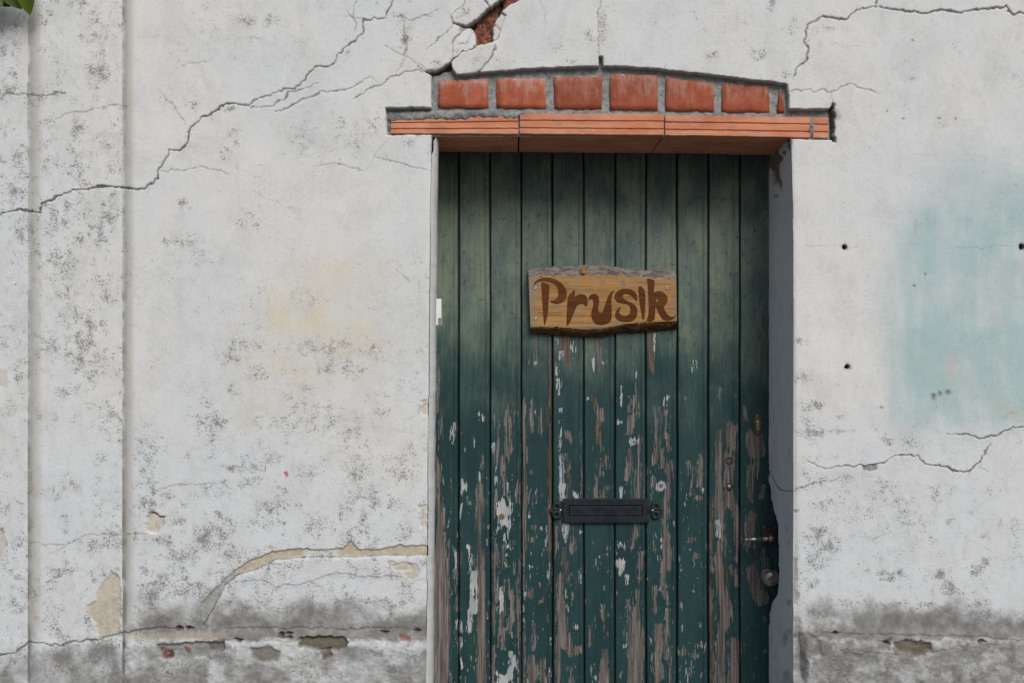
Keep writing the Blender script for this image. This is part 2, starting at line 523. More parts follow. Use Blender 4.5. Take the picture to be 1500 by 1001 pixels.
fine = 0.0020
xs = np.arange(-1.32, 1.3201, fine)
zs = np.arange(0.70, 2.46, fine)
def grow(a0, a1, step, fac=1.12):
    v = []; p = a0; s = step; sg = 1 if a1 > a0 else -1
    while (a1 - p) * sg > s * 1.5:
        p += s * sg; v.append(p); s = min(s * fac, .25)
    v.append(a1); return v
xs = np.concatenate([grow(xs[0], -5.0, fine)[::-1], xs, grow(xs[-1], 5.0, fine)])
zs = np.concatenate([grow(zs[0], 0.0, fine)[::-1], zs, grow(zs[-1], 4.3, fine)])
iL = int(np.argmin(abs(xs - XL0))); xs[iL] = XL0
iR = int(np.argmin(abs(xs - XR0))); xs[iR] = XR0
jH = int(np.argmin(abs(zs - ZH))); zs[jH] = ZH
nx, nz = len(xs), len(zs)
X, Z = np.meshgrid(xs.astype(np.float32), zs.astype(np.float32))
BX = 750 + X * S; BY = 500.5 - (Z - CZ) * S          # photo pixels if the surface stayed at Y=0

# opening edges lean and are a little ragged
def edge_noise(py, seed):
    return (fbm(py / 24.0, py * 0 + seed, 4, 30 + seed, .6) - .5)
eL = (xl_px(BY) + edge_noise(BY, 1) * 2.0 - 628) / S
eR = (xr_px(BY) + edge_noise(BY, 2) * (2.2 + 8 * sstep(740, 980, BY)) - 1163) / S
fade = sstep(150, 196, BY)
X = X + np.where(X <= XL0, eL * np.exp(-(XL0 - X) / .035), 0) * fade
X = X + np.where(X >= XR0, eR * np.exp(-(X - XR0) / .035), 0) * fade
BX = 750 + X * S

# --- base relief: stepped pilaster on the left, plinth below
H = np.zeros_like(X)
t1 = np.clip((BX - 36.6) / (57 - 36.6), 0, 1); t2 = np.clip((BX - 179.4) / (197 - 179.4), 0, 1)
H += .0135 * (1 - np.sin(t1 * np.pi / 2)) + .0135 * (1 - np.sin(t2 * np.pi / 2)) 
und = fbm(BX / 90, BY / 90, 3, 3) - .5
H += und * .0040 + (fbm(BX / 22, BY / 22, 3, 8) - .5) * .0007
jag = (fbm(BX / 35, BY / 35, 4, 12) - .5)
nearL = sstep(628, 610, BX); nearR = sstep(1172, 1186, BX + jag * 14)
side = np.where(BX < 900, nearL, nearR) * sstep(150, 178, BX)
pl = sstep(914 + jag * 6, 946 + jag * 10, BY)
cove = sstep(880, 922, BY) * (1 - pl)
rough_pl = (fbm(BX / 14, BY / 9, 4, 15, .6) - .5)
H -= side * (pl * (.015 - rough_pl * .0045) + cove * .002)
H -= (1 - sstep(150, 178, BX)) * sstep(938 + jag * 8, 946 + jag * 8, BY) * .0012
# rounded arrises of the doorway
bel = (BY > 196)
H += np.where(bel & (X <= XL0 + .06), .0025 * np.exp(-np.maximum(0, (xl_px(BY) - BX)) / 2.0), 0)
H += np.where(bel & (BX >= 900), .005 * np.exp(-np.maximum(0, (BX - xr_px(BY))) / 2.4), 0)

PX = 750 + (BX - 750) * D / (D + H); PY = 500.5 + (BY - 500.5) * D / (D + H)
wxn = (fbm(PX / 9, PY / 9, 4, 40, .6) - .5); wyn = (fbm(PX / 9 + 50, PY / 9, 4, 45, .6) - .5)
WXX = PX + wxn * 7; WYY = PY + wyn * 7

K = {k: np.zeros_like(X) for k in ('mould', 'crack', 'tan', 'blue', 'yellow', 'dirt', 'mortar', 'red', 'hollow', 'pink', 'chip', 'cool')}

def win(pts, pad):
    x0 = min(p[0] for p in pts) - pad; x1 = max(p[0] for p in pts) + pad
    y0 = min(p[1] for p in pts) - pad; y1 = max(p[1] for p in pts) + pad
    c0 = int(np.searchsorted(xs, wx(x0) - .03)); c1 = int(np.searchsorted(xs, wx(x1) + .03)) + 1
    r0 = int(np.searchsorted(zs, wz(y1) - .03)); r1 = int(np.searchsorted(zs, wz(y0) + .03)) + 1
    return (slice(max(r0, 0), min(r1, nz)), slice(max(c0, 0), min(c1, nx)))

def crack(pts, w=1.2, depth=.004, tone=.9, halo=0.0, warp=1.0, lip=0.0):
    pad = 25
    s = win(pts, pad)
    if np.isscalar(w): ws = [w] * len(pts); ws[0] *= .5; ws[-1] *= .4
    else: ws = list(w)
    ws = [v * .85 for v in ws]
    f = seg_field(PX[s] + wxn[s] * 8 * warp, PY[s] + wyn[s] * 8 * warp, pts, ws)
    wid = .55 + .9 * fbm(PX[s] / 16, PY[s] / 16, 2, 60)
    f = f + (wid - 1.0) * (np.mean(ws))
    m = sstep(-.95, .8, f)
    H[s] += m * depth * .8
    K['crack'][s] = np.maximum(K['crack'][s], m * tone)
    if halo: K['mould'][s] = np.maximum(K['mould'][s], halo * np.exp(np.minimum(f, 0) / 7.0))
    if lip: H[s] -= .5 * lip * np.exp(np.minimum(f, 0) / 9.0) * (1 - m)

def region(pts, key=None, val=1.0, depth=0.0, soft=1.2, warp=1.0, offset=0.0):
    s = win(pts, 20)
    f = poly_field(PX[s] + wxn[s] * 8 * warp, PY[s] + wyn[s] * 8 * warp, pts) + offset
    m = sstep(-soft, soft, f)
    H[s] += m * depth
    if key: K[key][s] = np.maximum(K[key][s], m * val)
    return s, m, f

def blob(key, cx, cy, rx, ry, v, power=1.0):
    s = win([(cx - rx, cy - ry), (cx + rx, cy + ry)], max(rx, ry))
    d = ((WXX[s] - cx) / rx) ** 2 + ((WYY[s] - cy) / ry) ** 2
    K[key][s] = np.maximum(K[key][s], v * np.exp(-d * power))

# --- loose plaster pieces above the lintel: each sits at its own depth
def z3(*p): return [(620 + u / 8.344, v / 8.344) for u, v in p]
def tilt_piece(pts, d, gx=0.0, gy=0.0):
    s = win(pts, 12)
    f = poly_field(PX[s] + wxn[s] * 3, PY[s] + wyn[s] * 3, pts)
    m = sstep(-.8, .8, f)
    cx = np.mean([p[0] for p in pts]); cy = np.mean([p[1] for p in pts])
    H[s] += m * (d + gx * (PX[s] - cx) + gy * (PY[s] - cy))
tilt_piece(z3((370, 480), (540, 335), (600, 360), (640, 430), (645, 560), (480, 620), (360, 720), (355, 520)), .003, .00006, -.00008)
tilt_piece(z3((340, 750), (480, 630), (650, 570), (740, 545), (885, 515), (880, 600), (800, 760), (690, 860), (420, 915), (360, 860)), -.003, -.00004, .00008)
tilt_piece(z3((380, 300), (335, 200), (400, 110), (510, -20), (735, -20), (800, 80), (640, 225), (540, 300), (460, 320)), -.002, .00005, .00005)
tilt_piece(z3((20, 620), (375, 310), (450, 330), (380, 470), (355, 520), (350, 730), (180, 830), (20, 870), (-80, 800)), -.0015, .00004, 0)

# --- recess that was cut for the new lintel and bricks
recess = [(632, 158), (631, 110), (624, 106), (640, 104), (650, 98), (660, 91), (662, 101), (668, 109), (684, 109), (700, 106), (740, 104),
          (770, 101), (800, 100), (850, 98), (878, 97), (878, 83), (883, 83), (884, 97), (920, 98), (960, 101), (1000, 105), (1050, 111), (1100, 117),
          (1140, 121), (1153, 124), (1156, 140), (1156, 160), (1216, 160), (1218, 155), (1221, 156), (1222, 205), (1160, 203), (1157, 225), (632, 225),
          (632, 197), (566, 197), (565, 158)]
s, m, f = region(recess, 'mortar', 1.0, 0, 1.0, warp=.35)
H[s] = H[s] * (1 - m) + m * (.019 + (fbm(PX[s] / 7, PY[s] / 7, 3, 70) - .5) * .004)
K['mould'][s] = np.maximum(K['mould'][s], .45 * np.exp(-np.abs(np.minimum(f, 0)) / 6) * (1 - m))
K['crack'][s] = np.maximum(K['crack'][s], .45 * m * np.exp(-np.maximum(f, 0) / 1.2) * sstep(168, 160, PY[s]))  # painted shadow line just inside the recess, under the proud plaster edge
region([(1217, 150), (1222, 152), (1224, 208), (1219, 208)], 'crack', .9, .006, 1.2)
# --- hole with the old masonry showing
hole = [(732.6, 0), (728.5, 3.6), (716, 11.4), (706, 21.6), (697, 29), (687, 36), (692, 42), (697, 50), (698, 67), (709, 65), (718, 61), (723, 60),
        (725, 45), (728, 28), (737, 14), (747, 7), (758, 0), (775, -14), (790, -30), (760, -34), (745, -12)]
s, m, f = region(hole, 'red', 1.0, .024, 1.0, warp=.5)
H[s] += m * (fbm(PX[s] / 5, PY[s] / 5, 3, 75) - .5) * .010
K['crack'][s] = np.maximum(K['crack'][s] , .0)
region([(733, -2), (728, 4), (716, 12), (706, 22), (696, 30), (684, 37), (676, 39), (690, 41), (700, 33), (712, 22), (722, 14), (729, 10), (730, 24), (734, 10), (740, -2)], 'crack', .85, .012, 1.4, warp=.6)  # deep gap, also blackened as painted shadow of the overhanging plaster
s, m, f = region([(721, 57), (722, 40), (727, 28), (734, 20), (740, 22), (737, 32), (733, 45), (729, 58), (726, 61)], None, 1, 0, .9, warp=.5)
H[s] = H[s] * (1 - m) + m * .005
K['red'][s] *= (1 - m); K['crack'][s] *= (1 - m); K['tan'][s] = np.maximum(K['tan'][s], m * .25)
crack(z3((850, 440), (845, 360), (890, 300), (935, 380), (900, 490), (850, 490)), .7, .004, .8)
crack([(734, 20), (740, 22)], 1.4, .006, .9)
crack(z3((345, 745), (480, 625), (520, 620), (650, 565)), [1.9, 1.1, .9, 1.3], .008, .95, .2)
crack(z3((345, 745), (360, 700), (355, 520), (380, 470), (520, 350)), .55, .003, .7)
crack(z3((430, 540), (500, 515), (620, 410)), .55, .003, .75)
crack(z3((20, 620), (100, 550), (230, 440), (375, 305), (335, 200), (400, 120), (480, 60), (515, -10)), .7, .003, .8)
crack(z3((375, 300), (460, 320), (540, 325)), [.8, 2.0, 2.4], .005, .85)
crack(z3((890, 500), (880, 590), (850, 680), (800, 760), (700, 840), (680, 870)), .65, .003, .75)
crack(z3((800, 85), (760, 30), (730, -15)), 1.2, .006, .9)
region([(660, 90), (650, 98), (640, 104), (624, 105), (640, 108), (652, 103), (661, 100)], 'crack', .9, .012, 1.5)
region([(672, 40), (680, 40), (683, 44), (672, 48)], 'mortar', .7, .003, 1)

# --- cracks of the big wall (photo pixels on the wall face)
crack([(-40, 318), (0, 316), (17, 308), (41, 310), (60, 312), (61, 298), (78, 292), (98, 281), (126, 278), (143, 273), (183, 275), (210, 278), (231, 261), (231, 250),
       (243, 234), (248, 219), (263, 222), (275, 207), (279, 188), (295, 173), (309, 168), (323, 156), (340, 153), (365, 154)], 1.25, .004, .9, .35, lip=.0012)
crack([(365, 154), (382, 143), (402, 138), (418, 131), (431, 131), (444, 119), (452, 108), (461, 98), (485, 97), (498, 78), (519, 58), (532, 48), (532, 30), (563, 27), (574, 3), (580, -25)], .95, .0035, .85, .25, lip=.001)
crack([(231, 250), (272, 249), (295, 244), (319, 250), (336, 255)], .7, .002, .7)
crack([(368, 157), (396, 157), (418, 143), (419, 135), (433, 134), (465, 122)], .75, .003, .8)
crack([(402, 164), (418, 161), (439, 147), (472, 135), (488, 136), (511, 130), (541, 114)], .85, .003, .8)
crack([(541, 112), (556, 124)], .5, .002, .6)
crack([(519, 145), (540, 131), (558, 124), (574, 112), (584, 110), (610, 103), (622, 108)], .8, .003, .8, .2)
crack([(594, 84), (581, 106)], .6, .002, .7)
crack([(592, 30), (592, 50), (595, 62), (594, 83)], 1.1, .0015, .35, .8)
crack([(563, 67), (594, 83), (624, 102)], .55, .002, .7)
crack([(522, -20), (522, 0), (516, 23), (522, 34), (519, 47)], .7, .0025, .75)
crack([(507, 16), (516, 24), (532, 30)], .6, .002, .7)
crack([(575, 27), (590, 24), (600, 31), (618, 26), (642, 15)], .6, .002, .6, .5)
crack([(880, -30), (879.6, 0), (876, 19), (878, 48), (877, 79), (880, 88)], .6, .002, .65, .5)
crack([(790, 0), (797, 14), (800, 46)], .45, .001, .4)
crack([(1288, -30), (1285, 0), (1283, 10), (1256, 15), (1242, 28), (1201.5, 25.5), (1184.5, 37), (1178, 61), (1184, 71), (1183, 87), (1167.5, 100), (1161, 117)], 1.15, .004, .85, .4, lip=.001)
crack([(1283, 12), (1310, 12), (1334, 18), (1358, 19), (1378, 13.6), (1409, 20), (1426, 14), (1473, 9.5), (1483, 20), (1500, 19), (1560, 12), (1640, 22)], 1.5, .004, .85, .2, lip=.001)
crack([(1157, 132), (1171, 131), (1178, 133), (1186, 131), (1193, 135), (1203, 132.5), (1217, 135), (1229, 129), (1246, 123), (1256, 128), (1269, 131), (1290, 136.5)], .7, .0025, .7)
crack([(1217, 135), (1218, 153)], .6, .002, .6)
crack([(1181, 674), (1210, 689), (1235, 681.5), (1264, 683), (1297, 678), (1311, 667), (1343.5, 667), (1358, 681.5), (1385, 682.5), (1396, 690), (1416, 693), (1430, 683), (1441, 667), (1451, 650)],
      [.4, .6, .7, .9, 1.0, 1.0, .9, 1.1, 1.0, 1.2, 1.2, 1.2, 1, .6], .0035, .85, .15, lip=.001)
crack([(1432, 683), (1448, 690)], .9, .002, .7)
region([(1264, 682), (1286, 680), (1284, 689), (1266, 690)], 'mortar', .9, .003, 1)
crack([(1388, 636), (1409, 636), (1427, 637.5), (1436, 642.6), (1459.6, 639), (1473, 631), (1500, 625.6), (1560, 618)], [.4, 1, 1, 1.1, 1.1, 1, .9, .5], .0035, .85, .1, lip=.001)
crack([(1164, 719), (1175, 714), (1192, 708.5), (1224.5, 705)], .8, .002, .6, .7)
crack([(298, 916), (316, 885), (327, 860), (345, 844), (366.5, 836), (388, 829), (404, 820), (439, 817), (475, 815), (511, 817), (554, 815), (626, 813)],
      [1.1, 1.1, 1, 1, 1, 1, .9, .8, .7, .7, .7, .6], .0045, .7, .0, warp=.6)
crack([(334, 858), (359, 851), (384.5, 851), (402.6, 860), (446, 856), (464, 849), (493, 840), (532, 845.5), (590, 846)], .8, .002, .45, .3)
crack([(-40, 965), (0, 961), (22, 957), (40, 941), (90, 946), (104.5, 941), (144, 937), (173, 930), (202, 923), (267, 919)], 1.2, .004, .85, .35)
crack([(29, 791), (43, 795), (72, 799), (104.5, 797), (126, 784), (169, 784), (216, 784)], .6, .0015, .5, .3)
crack([(223.5, 721), (252, 712), (288, 710), (324, 708.5)], .6, .0015, .5, .4)
crack([(-30, 146), (0, 144), (10, 137.5), (44, 139), (75, 139), (92, 135)], .9, .002, .6, .75)
crack([(81.5, 175), (98.5, 166), (136, 161), (163, 154.5), (187, 157)], .7, .0015, .55, .4)
crack([(234, 131), (251, 153), (272, 182)], .6, .0015, .4, .4)
crack([(265, 97), (278, 91), (307, 92)], .6, .0015, .55, .3)
crack([(200, 55), (234, 55)], .4, .001, .3)
crack([(457, 244), (491, 240), (511, 245), (535, 251)], .65, .0015, .55, .3)
crack([(566, 205), (548, 231), (535, 251)], .45, .0012, .4)
crack([(548, 231), (579, 236), (600, 244), (626, 248)], .7, .002, .6, .3)
crack([(1196, 633), (1222, 632), (1250, 632)], .55, .001, .4, .4)
crack([(1180, 362), (1238, 361), (1256, 361)], .4, .0006, .3)
crack([(1388, 360), (1420, 364), (1460, 361), (1500, 360)], .45, .0008, .3)
crack([(579, 394), (601, 414)], 1.3, .0015, .35)
crack([(470, 872), (520, 890), (538, 906)], .6, .0012, .4, .2)
# fine craze lines everywhere, seeded
rs = random.Random(5)
for i in range(46):
    x = rs.choice([rs.uniform(200, 610), rs.uniform(200, 610), rs.uniform(0, 180), rs.uniform(1180, 1500), rs.uniform(-600, -60), rs.uniform(1560, 2100)]); y = rs.uniform(20, 900)
    a = rs.uniform(-.6, .6) + (math.pi / 2 if rs.random() < .25 else 0); pts = [(x, y)]
    for j in range(rs.randint(2, 5)):
        a += rs.uniform(-.5, .5); L = rs.uniform(8, 22)
        x += math.cos(a) * L; y += math.sin(a) * L; pts.append((x, y))
    crack(pts, .35, .0006, rs.uniform(.12, .32), rs.uniform(0, .35))

# --- delaminated coat low on the left: tan render band above the crack, the sheet below stands proud
band = [(294, 885), (316, 860), (345, 835), (366.5, 820), (402.6, 808), (439, 804), (475, 806), (503.5, 802), (514, 793), (525, 804), (554, 806), (586, 799), (626, 800),
        (626, 813), (554, 815), (511, 816), (475, 814), (439, 816), (404, 819), (388, 828), (366.5, 835), (345, 843), (327, 859), (316, 884), (300, 912)]
s, m, f = region(band, None, 1, .0045, 1.0, warp=.7)
gapn = sstep(440, 452, PX[s]) * sstep(500, 488, PX[s])
left = sstep(352, 338, PX[s])
K['tan'][s] = np.maximum(K['tan'][s], m * (1 - left) * (1 - .75 * gapn))
K['mortar'][s] = np.maximum(K['mortar'][s], m * left * .6)
region([(300, 915), (318, 886), (329, 862), (346, 846), (388, 831), (404, 822), (439, 819), (475, 817), (511, 819), (554, 817), (626, 815), (626, 850), (590, 848), (532, 847), (493, 842), (464, 851), (446, 858),
        (402, 862), (384, 853), (359, 853), (336, 866), (325, 915)], None, 1, -.0015, 3.5)
for cx, cy, rx, ry in ((590, 830, 16, 7), (603, 838, 11, 12), (574, 826, 8, 4)):
    region([(cx + rx * math.cos(a * .7), cy + ry * math.sin(a * .7)) for a in range(9)], 'tan', .65, .002, 1.5)
region([(612, 742), (625, 740), (624, 776), (616, 772)], 'tan', .55, .003, 1.5)
region([(616, 588), (627, 585), (627, 612), (618, 608)], 'tan', .5, .003, 1.5)
# tan patch at the foot of the pilaster step, chip above
region([(164, 836), (176, 848), (176, 905), (173, 930), (144, 937), (140, 915), (126, 898), (126, 888), (140, 880), (142, 866)], 'tan', .8, .003, 1.2)
region([(214, 757), (222, 751), (240, 757), (241, 768), (232, 780), (214, 781)], 'tan', .6, .006, 1.5)
region([(216, 752), (224, 749), (241, 757), (228, 757)], 'crack', .5, .002, 1.5)
region([(244, 756), (258, 746), (266, 764), (250, 776)], 'tan', .22, .0005, 3)
region([(-20, 778), (5, 776), (9, 800), (2, 822), (-20, 830)], 'tan', .55, .002, 2)
region([(-10, 540), (10, 545), (8, 570), (-10, 560)], 'tan', .45, .001, 3)
region([(178, 931), (330, 924), (333, 936), (180, 941)], 'tan', .35, 0, 3)
region([(294, 870), (322, 858), (315, 885), (296, 886)], 'tan', .3, .001, 2)
# broken plinth: masonry in the gaps
region([(228, 944), (250, 945), (285, 941), (326, 940), (328, 952), (310, 960), (290, 962), (262, 966), (240, 966), (230, 956)], 'mortar', .85, .010, 1.5)
region([(231, 950), (253, 951), (252, 964), (240, 966)], 'red', .95, .0, 1.5)
region([(268, 947), (278, 950), (280, 961), (272, 957)], 'red', .9, .0, 1.2)
region([(300, 942), (328, 941), (327, 952), (308, 956)], 'hollow', .6, .004, 2)
region([(366, 950), (390, 948), (412, 954), (408, 968), (384, 972), (368, 964)], 'hollow', .75, .006, 3)
region([(438, 936), (455, 933), (500, 935), (512, 942), (505, 952), (480, 955), (450, 950), (438, 950)], 'hollow', .95, .012, 2)
region([(468, 953), (482, 951), (486, 962), (472, 966)], 'hollow', .9, .008, 2)
region([(585, 930), (602, 932), (601, 941), (588, 938)], 'red', .7, .002, 2)
region([(540, 953), (562, 957), (560, 964), (546, 963)], 'hollow', .45, .003, 3)
for cx, cy in ((262, 921), (277, 920), (563, 927), (611, 925), (348, 938), (424, 928), (411, 934), (423, 935), (412, 930), (1224, 928), (1437, 941), (1300, 944)):
    region([(cx - 6, cy), (cx, cy - 3), (cx + 6, cy), (cx, cy + 3)], 'crack', .9, .010, 1.5)
region([(270, 915), (282, 917), (276, 924)], 'red', .8, .002, 1.5)
region([(1310, 942), (1330, 938), (1362, 944), (1366, 955), (1345, 962), (1316, 955)], 'hollow', .85, .010, 3)
region([(1284, 940), (1305, 938), (1304, 952), (1288, 952)], 'hollow', .5, .006, 3)
region([(1164, 935), (1182, 926), (1200, 938), (1206, 960), (1188, 962), (1178, 1001), (1164, 1001)], 'hollow', .45, .006, 4)
region([(1230, 952), (1262, 958), (1280, 950), (1262, 964), (1240, 962)], 'crack', .4, .003, 2)
# ragged right-hand arris of the doorway, broken plaster
for cy, h_, w_ in ((749, 7, 5), (836, 46, 2.6), (872, 22, 4), (918, 30, 6), (965, 40, 9)):
    xe = float(xr_px(cy))
    region([(xe - 8, cy - h_ * .5), (xe + w_ * .6, cy - h_ * .35), (xe + w_, cy + h_ * .1), (xe + w_ * .4, cy + h_ * .55), (xe - 8, cy + h_ * .6)], 'hollow', .42, .003, 2.2)
crack([(330, 920), (380, 921), (440, 920), (500, 922), (560, 920), (622, 921)], .9, .003, .65, .3)
crack([(1192, 927), (1260, 929), (1340, 931), (1420, 932), (1500, 938), (1600, 938)], .9, .003, .6, .3)
crack([(195, 938), (240, 943), (330, 938), (420, 941), (500, 934), (560, 938), (615, 936)], .7, .002, .4, .3)
crack([(1230, 950), (1290, 957), (1340, 962), (1420, 944), (1500, 948)], .7, .002, .4, .3)
# drilled holes
for cx, cy, r in ((1238, 362, 3.4), (1241, 538, 3.4), (1497, 362, 4)):
    region([(cx + (r + 2.6) * math.cos(a * .7), cy + (r + 2.6) * math.sin(a * .7)) for a in range(9)], 'mortar', .55, .001, 1.5)
    region([(cx + r * math.cos(a * .7), cy + r * math.sin(a * .7)) for a in range(9)], 'crack', .97, .016, .9, warp=.3)
for cx, cy in ((1338, 59), (1375, 174), (1323, 174), (1400, 173), (1357, 401), (1292, 597), (1340, 418)):
    blob('crack', cx, cy, 2.0, 1.8, .8)
for cx, cy in ((1376, 575), (1389, 574), (1367, 580)):
    blob('hollow', cx, cy, 3.5, 4, .8)
region([(417, 692), (422, 690), (423, 697), (420, 701), (418, 697)], 'pink', .9, 0, 1)
region([(1222, 158), (1228, 160), (1233, 170), (1228, 175), (1223, 176)], 'mortar', .45, 0, 1.5)

# --- stains, and a cooler tint lower down and at the left
K['cool'] = sstep(480, 760, PY + (fbm(PX / 140, PY / 140, 3, 78) - .5) * 420) * np.where(PX < 900, 1, .8)
K['cool'] = np.maximum(K['cool'], sstep(185, 60, PX + (fbm(PX / 40, PY / 90, 3, 79) - .5) * 60) * .6)
bx = fbm(PX / 120, PY / 120, 4, 80)
K['blue'] = np.maximum(K['blue'], sstep(1255, 1345, PX + (bx - .5) * 90 - np.clip(420 - PY, 0, 300) * .28) * sstep(150, 300, PY + (bx - .5) * 160) * sstep(668, 600, PY + (bx - .5) * 60) * .80 * sstep(2300, 1700, PX))
K['blue'] = np.maximum(K['blue'], sstep(1296, 1306, PX) * sstep(430, 480, PY) * sstep(650, 600, PY) * .55 * sstep(2300, 1700, PX))
for cx, cy, rx, ry, v in ((470, 480, 100, 75, .8), (420, 470, 45, 34, .75), (500, 400, 70, 36, .45), (460, 530, 90, 45, .6), (560, 470, 60, 50, .4), (390, 610, 60, 30, .35), (455, 545, 20, 15, .35), (40, 60, 30, 60, .12)):
    blob('yellow', cx, cy, rx, ry, v)
dn = fbm(PX / 40, PY / 40, 4, 85)
dn2 = fbm(PX / 14, PY / 14, 4, 88)
sideR = sstep(1166, 1200, PX)
lo = np.where(PX < 900, sstep(170, 230, PX), sideR)
K['dirt'] = np.maximum(K['dirt'], lo * sstep(872, 918, PY + (dn - .5) * 60) * (1 - .72 * sstep(932, 942, PY + (dn2 - .5) * 14)) * .95)
K['dirt'] = np.maximum(K['dirt'], sstep(940, 960, PY + (dn - .5) * 40) * (.48 + .35 * sstep(.44, .64, dn)) * .9)
K['dirt'] = np.maximum(K['dirt'], sideR * sstep(925, 945, PY) * (.58 + .28 * sstep(.42, .62, dn2)))
for cx, cy, rx, ry, v in ((225, 955, 40, 18, .7), (195, 925, 25, 12, .6), (215, 885, 25, 25, .45), (250, 900, 60, 18, .5), (1180, 950, 25, 30, .8), (1400, 905, 120, 14, .7), (1250, 905, 70, 14, .6), (30, 985, 40, 20, .5)):
    blob('dirt', cx, cy, rx, ry, v)
# dirt caught in the corners of the pilaster steps
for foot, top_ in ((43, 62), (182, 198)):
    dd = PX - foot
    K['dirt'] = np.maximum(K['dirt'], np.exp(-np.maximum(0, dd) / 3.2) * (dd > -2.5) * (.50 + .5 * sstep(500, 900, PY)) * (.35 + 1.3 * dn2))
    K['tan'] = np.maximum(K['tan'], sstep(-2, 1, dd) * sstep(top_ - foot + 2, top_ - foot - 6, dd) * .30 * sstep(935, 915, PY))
# mildew: broad fields and placed patches
mf = fbm(PX / 75, PY / 75, 4, 90); mf2 = fbm(PX / 24, PY / 24, 4, 95)
den = .22 * sstep(.46, .64, mf)
den += np.where((PX > 195) & (PX < 640), sstep(480, 720, PY) * (.08 + .36 * sstep(.44, .62, mf2)), 0)
den += np.where(PX < 185, .10 + .30 * sstep(.46, .62, mf2), 0)
den += np.where(PX > 1150, sstep(560, 700, PY) * .30 * sstep(.46, .62, mf2), 0)
den *= np.where(PX > 1165, .35 + .65 * sstep(520, 640, PY), 1)
K['mould'] = np.maximum(K['mould'], np.clip(den, 0, .75))
K['chip'] = np.maximum(K['chip'], np.where((PX > 195) & (PX < 640), sstep(600, 760, PY) * sstep(905, 860, PY) * (.15 + .6 * sstep(.42, .62, mf2)), .0))
K['chip'] = np.maximum(K['chip'], np.where(PX > 1170, sstep(640, 780, PY) * .55 * sstep(1420, 1250, PX), 0))
